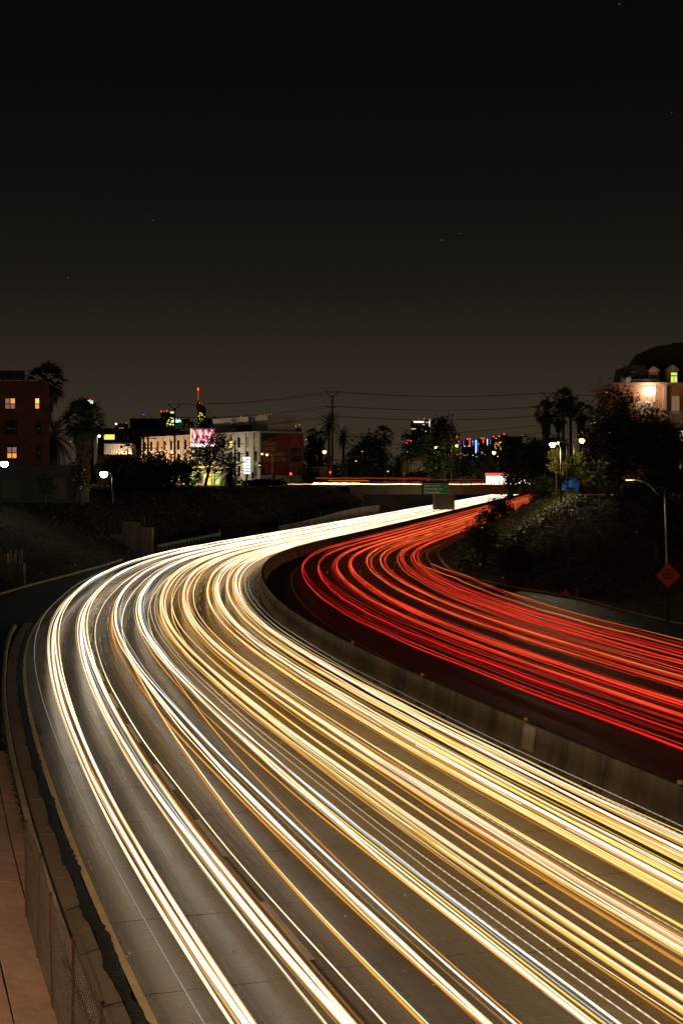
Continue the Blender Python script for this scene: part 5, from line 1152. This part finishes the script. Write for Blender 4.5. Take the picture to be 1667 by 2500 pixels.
# middle
for i, (px, yc, d_, cr, lb) in enumerate([(762, 1062, 430, 17, 'leftmost dark palm right of the red billboard'), (782, 1070, 425, 18, 'second dark palm right of the red billboard'), (803, 1034, 380, 28, 'tall date palm whose crown overlaps the utility pole'), (838, 1066, 372, 24, 'pale date palm right of the utility pole'), (730, 1060, 440, 10, 'small palm peeking over the billboard corner')]):
    palm(lb, px, yc, d_, cr, kind='date' if i in (2, 3) else 'fan', n=36, tr=.35, skirt=0 if i in (2, 3) else 70)
tree('dark tree mass behind the palms right of the billboard', 772, 1075, 1165, 34, 450, n=2200, clumps=22)
tree('feathery dark tree left of the fan palm at mid picture', 905, 1058, 1178, 46, 372, n=4200, clumps=36, leaf=.36)
palm('fan palm rising from the feathery dark tree', 938, 1064, 376, 26, kind='fan', n=34, tr=.3)
palm('low date palm left of the pale building', 972, 1138, 366, 32, kind='date', n=36, tr=.5)
tree('low dark trees left of the pale building', 860, 1095, 1185, 30, 400, n=1600, clumps=20)
tree('eucalyptus with pale forked trunks before the pale building', 1022, 1042, 1122, 42, 385, n=3600, clumps=28, bark='bark_pale', trunks=3, mat='leaf_mid', trunk_r=.28)
tree('tall dark conical tree behind the green guide sign', 1078, 1012, 1165, 42, 392, n=4200, clumps=40, shape=2.2)
tree('drooping green tree below the tall conical tree', 1068, 1100, 1180, 34, 378, n=1800, clumps=20, mat='leaf_mid')
tree('dark shrubs in front of the pale building', 1015, 1150, 1182, 34, 368, n=1200, clumps=16, name='shrub', cat='shrub')
tree('dark low tree right of the tall conical tree', 1128, 1105, 1175, 28, 420, n=1500, clumps=18)
tree('dark low tree behind the bus', 1178, 1112, 1175, 36, 430, n=1900, clumps=20)
palm('small palm against the far blue towers', 1181, 1092, 520, 12, kind='fan', n=24, tr=.25); palm('smaller palm right of the far blue towers', 1198, 1093, 540, 10, kind='fan', n=22, tr=.25)
# right bank
tree('broad dark tree over the right end of the bus', 1278, 1070, 1195, 54, 262, ground=6.3, n=4600, clumps=44)
tree('second broad dark tree behind the right bank', 1310, 1075, 1190, 46, 240, ground=6.5, n=3600, clumps=34)
tree('thin leaved bush in front of the bus', 1244, 1158, 1215, 26, 270, ground=5.5, n=900, clumps=16, name='shrub', cat='shrub', leaf=.22)
tree('conical green shrub at the top of the right bank', 1322, 1158, 1240, 34, 165, ground=5.5, n=2600, clumps=26, name='shrub', cat='shrub', mat='leaf_mid', shape=1.5)
tree('yellow lit leafy tree beside the pale yellow street lamp', 1358, 1094, 1170, 20, 147, ground=6.7, n=1500, clumps=18, mat='leaf_lit_yellow')
tree('round bright green lit tree under the orange lamp', 1428, 1092, 1176, 44, 165, ground=6.8, n=3600, clumps=34, mat='leaf_lit_green', leaf=.17)
for i, (px, yc, cr, d_, lb) in enumerate([(1332, 1008, 30, 236, 'leftmost tall fan palm of the right-hand cluster'), (1362, 1024, 22, 244, 'short slim fan palm second from left in the cluster'), (1374, 975, 28, 232, 'tallest fan palm in the middle of the cluster'), (1392, 992, 25, 240, 'fan palm fourth from left in the cluster'), (1417, 1010, 27, 230, 'rightmost fan palm with long shaggy skirt in the cluster')]):
    palm(lb, px, yc, d_, cr, ground=6.4, kind='fan', n=40, tr=.24, skirt=(60, 34, 30, 30, 70)[i], group='cluster of tall palms on the right')
tree('low dark trees below the palm cluster', 1345, 1062, 1120, 40, 250, ground=6.4, n=1800, clumps=22)
tree('big dark leafy tree in front of the orange apartment house', 1502, 940, 1190, 66, 132, ground=6.8, n=9000, clumps=90, leaf=.15, trunk_r=.3)
tree('dark leafy tree right of the big one, below the glaring wall lamp', 1588, 988, 1200, 66, 134, ground=6.8, n=8000, clumps=80, leaf=.15, trunk_r=.25)
tree('dark lower tree at the right edge under the apartment house', 1650, 1040, 1230, 60, 128, ground=6.6, n=5200, clumps=55, leaf=.15)
tree('dark leafy tree left of the big tree', 1482, 1005, 1215, 54, 136, ground=6.8, n=5200, clumps=50, leaf=.15)
tree('dark bush below the big tree on the right bank', 1570, 1150, 1300, 70, 118, ground=4.5, n=4200, clumps=44, leaf=.14, name='shrub', cat='shrub')
tree('dark bush at the right edge behind the freeway lamp', 1660, 1190, 1400, 60, 104, ground=2.6, n=4200, clumps=40, leaf=.13, name='shrub', cat='shrub')
tree('leaning dark tree with a thick trunk left of the orange sign', 1590, 1200, 1330, 50, 104, ground=1.8, n=2600, clumps=30, leaf=.13, base_px=1608, trunk_r=.35)
tree('ivy draped shrub with short trunk at the tip of the right bank', 1180, 1285, 1345, 48, 128, ground=.5, n=2600, clumps=28, mat='ivy_leaf', leaf=.13, name='shrub', cat='shrub')
tree('dark shrub beside the ivy draped one on the right bank', 1255, 1330, 1405, 46, 118, ground=.8, n=2200, clumps=26, leaf=.12, name='shrub', cat='shrub')
tree('red lit bush at the edge of the red trails', 1188, 1245, 1282, 28, 240, ground=.2, n=1100, clumps=16, leaf=.2, name='shrub', cat='shrub')
tree('dark bush above the red lit one', 1225, 1205, 1262, 34, 222, ground=2.0, n=1500, clumps=18, leaf=.2, name='shrub', cat='shrub')
# blue tarpaulin shelter at the top of the bank
c = W(1392, 1180, 150); tp = thing('tarpaulin_shelter', (c.x, 150, ground_z(c.x, 150)), 'crumpled blue tarpaulin shelter on top of the right bank', 'tarpaulin')
mb = MB(); nx, ny = 10, 8
for j in range(ny + 1):
    for i in range(nx + 1):
        u, v = i / nx - .5, j / ny - .5
        x = c.x + u * 1.9 + .5 * v; y = 150 + v * 1.6; z = c.z + .75 - 2.2 * (abs(u) ** 1.6) - .9 * abs(v) + .12 * math.sin(i * 2.1 + j) - (1.1 if j == 0 else 0) * .6
        mb.v.append((x, y, z))
for j in range(ny):
    for i in range(nx): a = j * (nx + 1) + i; mb.f.append((a, a + 1, a + nx + 2, a + nx + 1))
mb.build('tarp', 'tarp_blue', tp); MB().box(c.x - .5, c.x + .45, 149.6, 150.5, ground_z(c.x, 150) - .2, c.z + .05).build('bundle', 'dark_metal', tp)
# far tree line that closes the horizon
pts = []
for i in range(700):
    px = rng.uniform(-100, 1800); d_ = rng.uniform(620, 1500); h = rng.uniform(5, 13) * (1 if d_ < 1000 else 1.2); c = np.array([(px - CX) * d_ / FPX, d_, STREET])
    pts.append(rng.normal(size=(22, 3)) * np.array([h * .5, h * .3, h * .28]) + c + np.array([0, 0, h * .45]))
tl_ = leaf_mesh('far_trees', np.concatenate(pts), 1.3, 'leaf_dark', None); tag(tl_, 'far dark mass of trees along the horizon', 'trees', kind='stuff')

# stars
for px, py, b_, lb in ((1511, 10, 0, 'faint star near the top right corner'), (1638, 275, 1, 'faint star near the right edge high up'), (374, 538, 1, 'faint star in the left half of the sky'), (1078, 586, 0, 'brighter of two faint stars right of centre'), (1121, 570, 1, 'dimmer of two faint stars right of centre'), (167, 678, 1, 'faint star low in the left sky')):
    p = W(px, py, 9000); r_ = (2.6, 1.9)[b_]; o = MB(frame(*p)).lathe((0, 0, 0), [(r_ * .5, -r_ * .8), (r_, 0), (r_ * .5, r_ * .8)], 6).build('star', 'star_light'); tag(o, lb, 'star', 'faint stars')
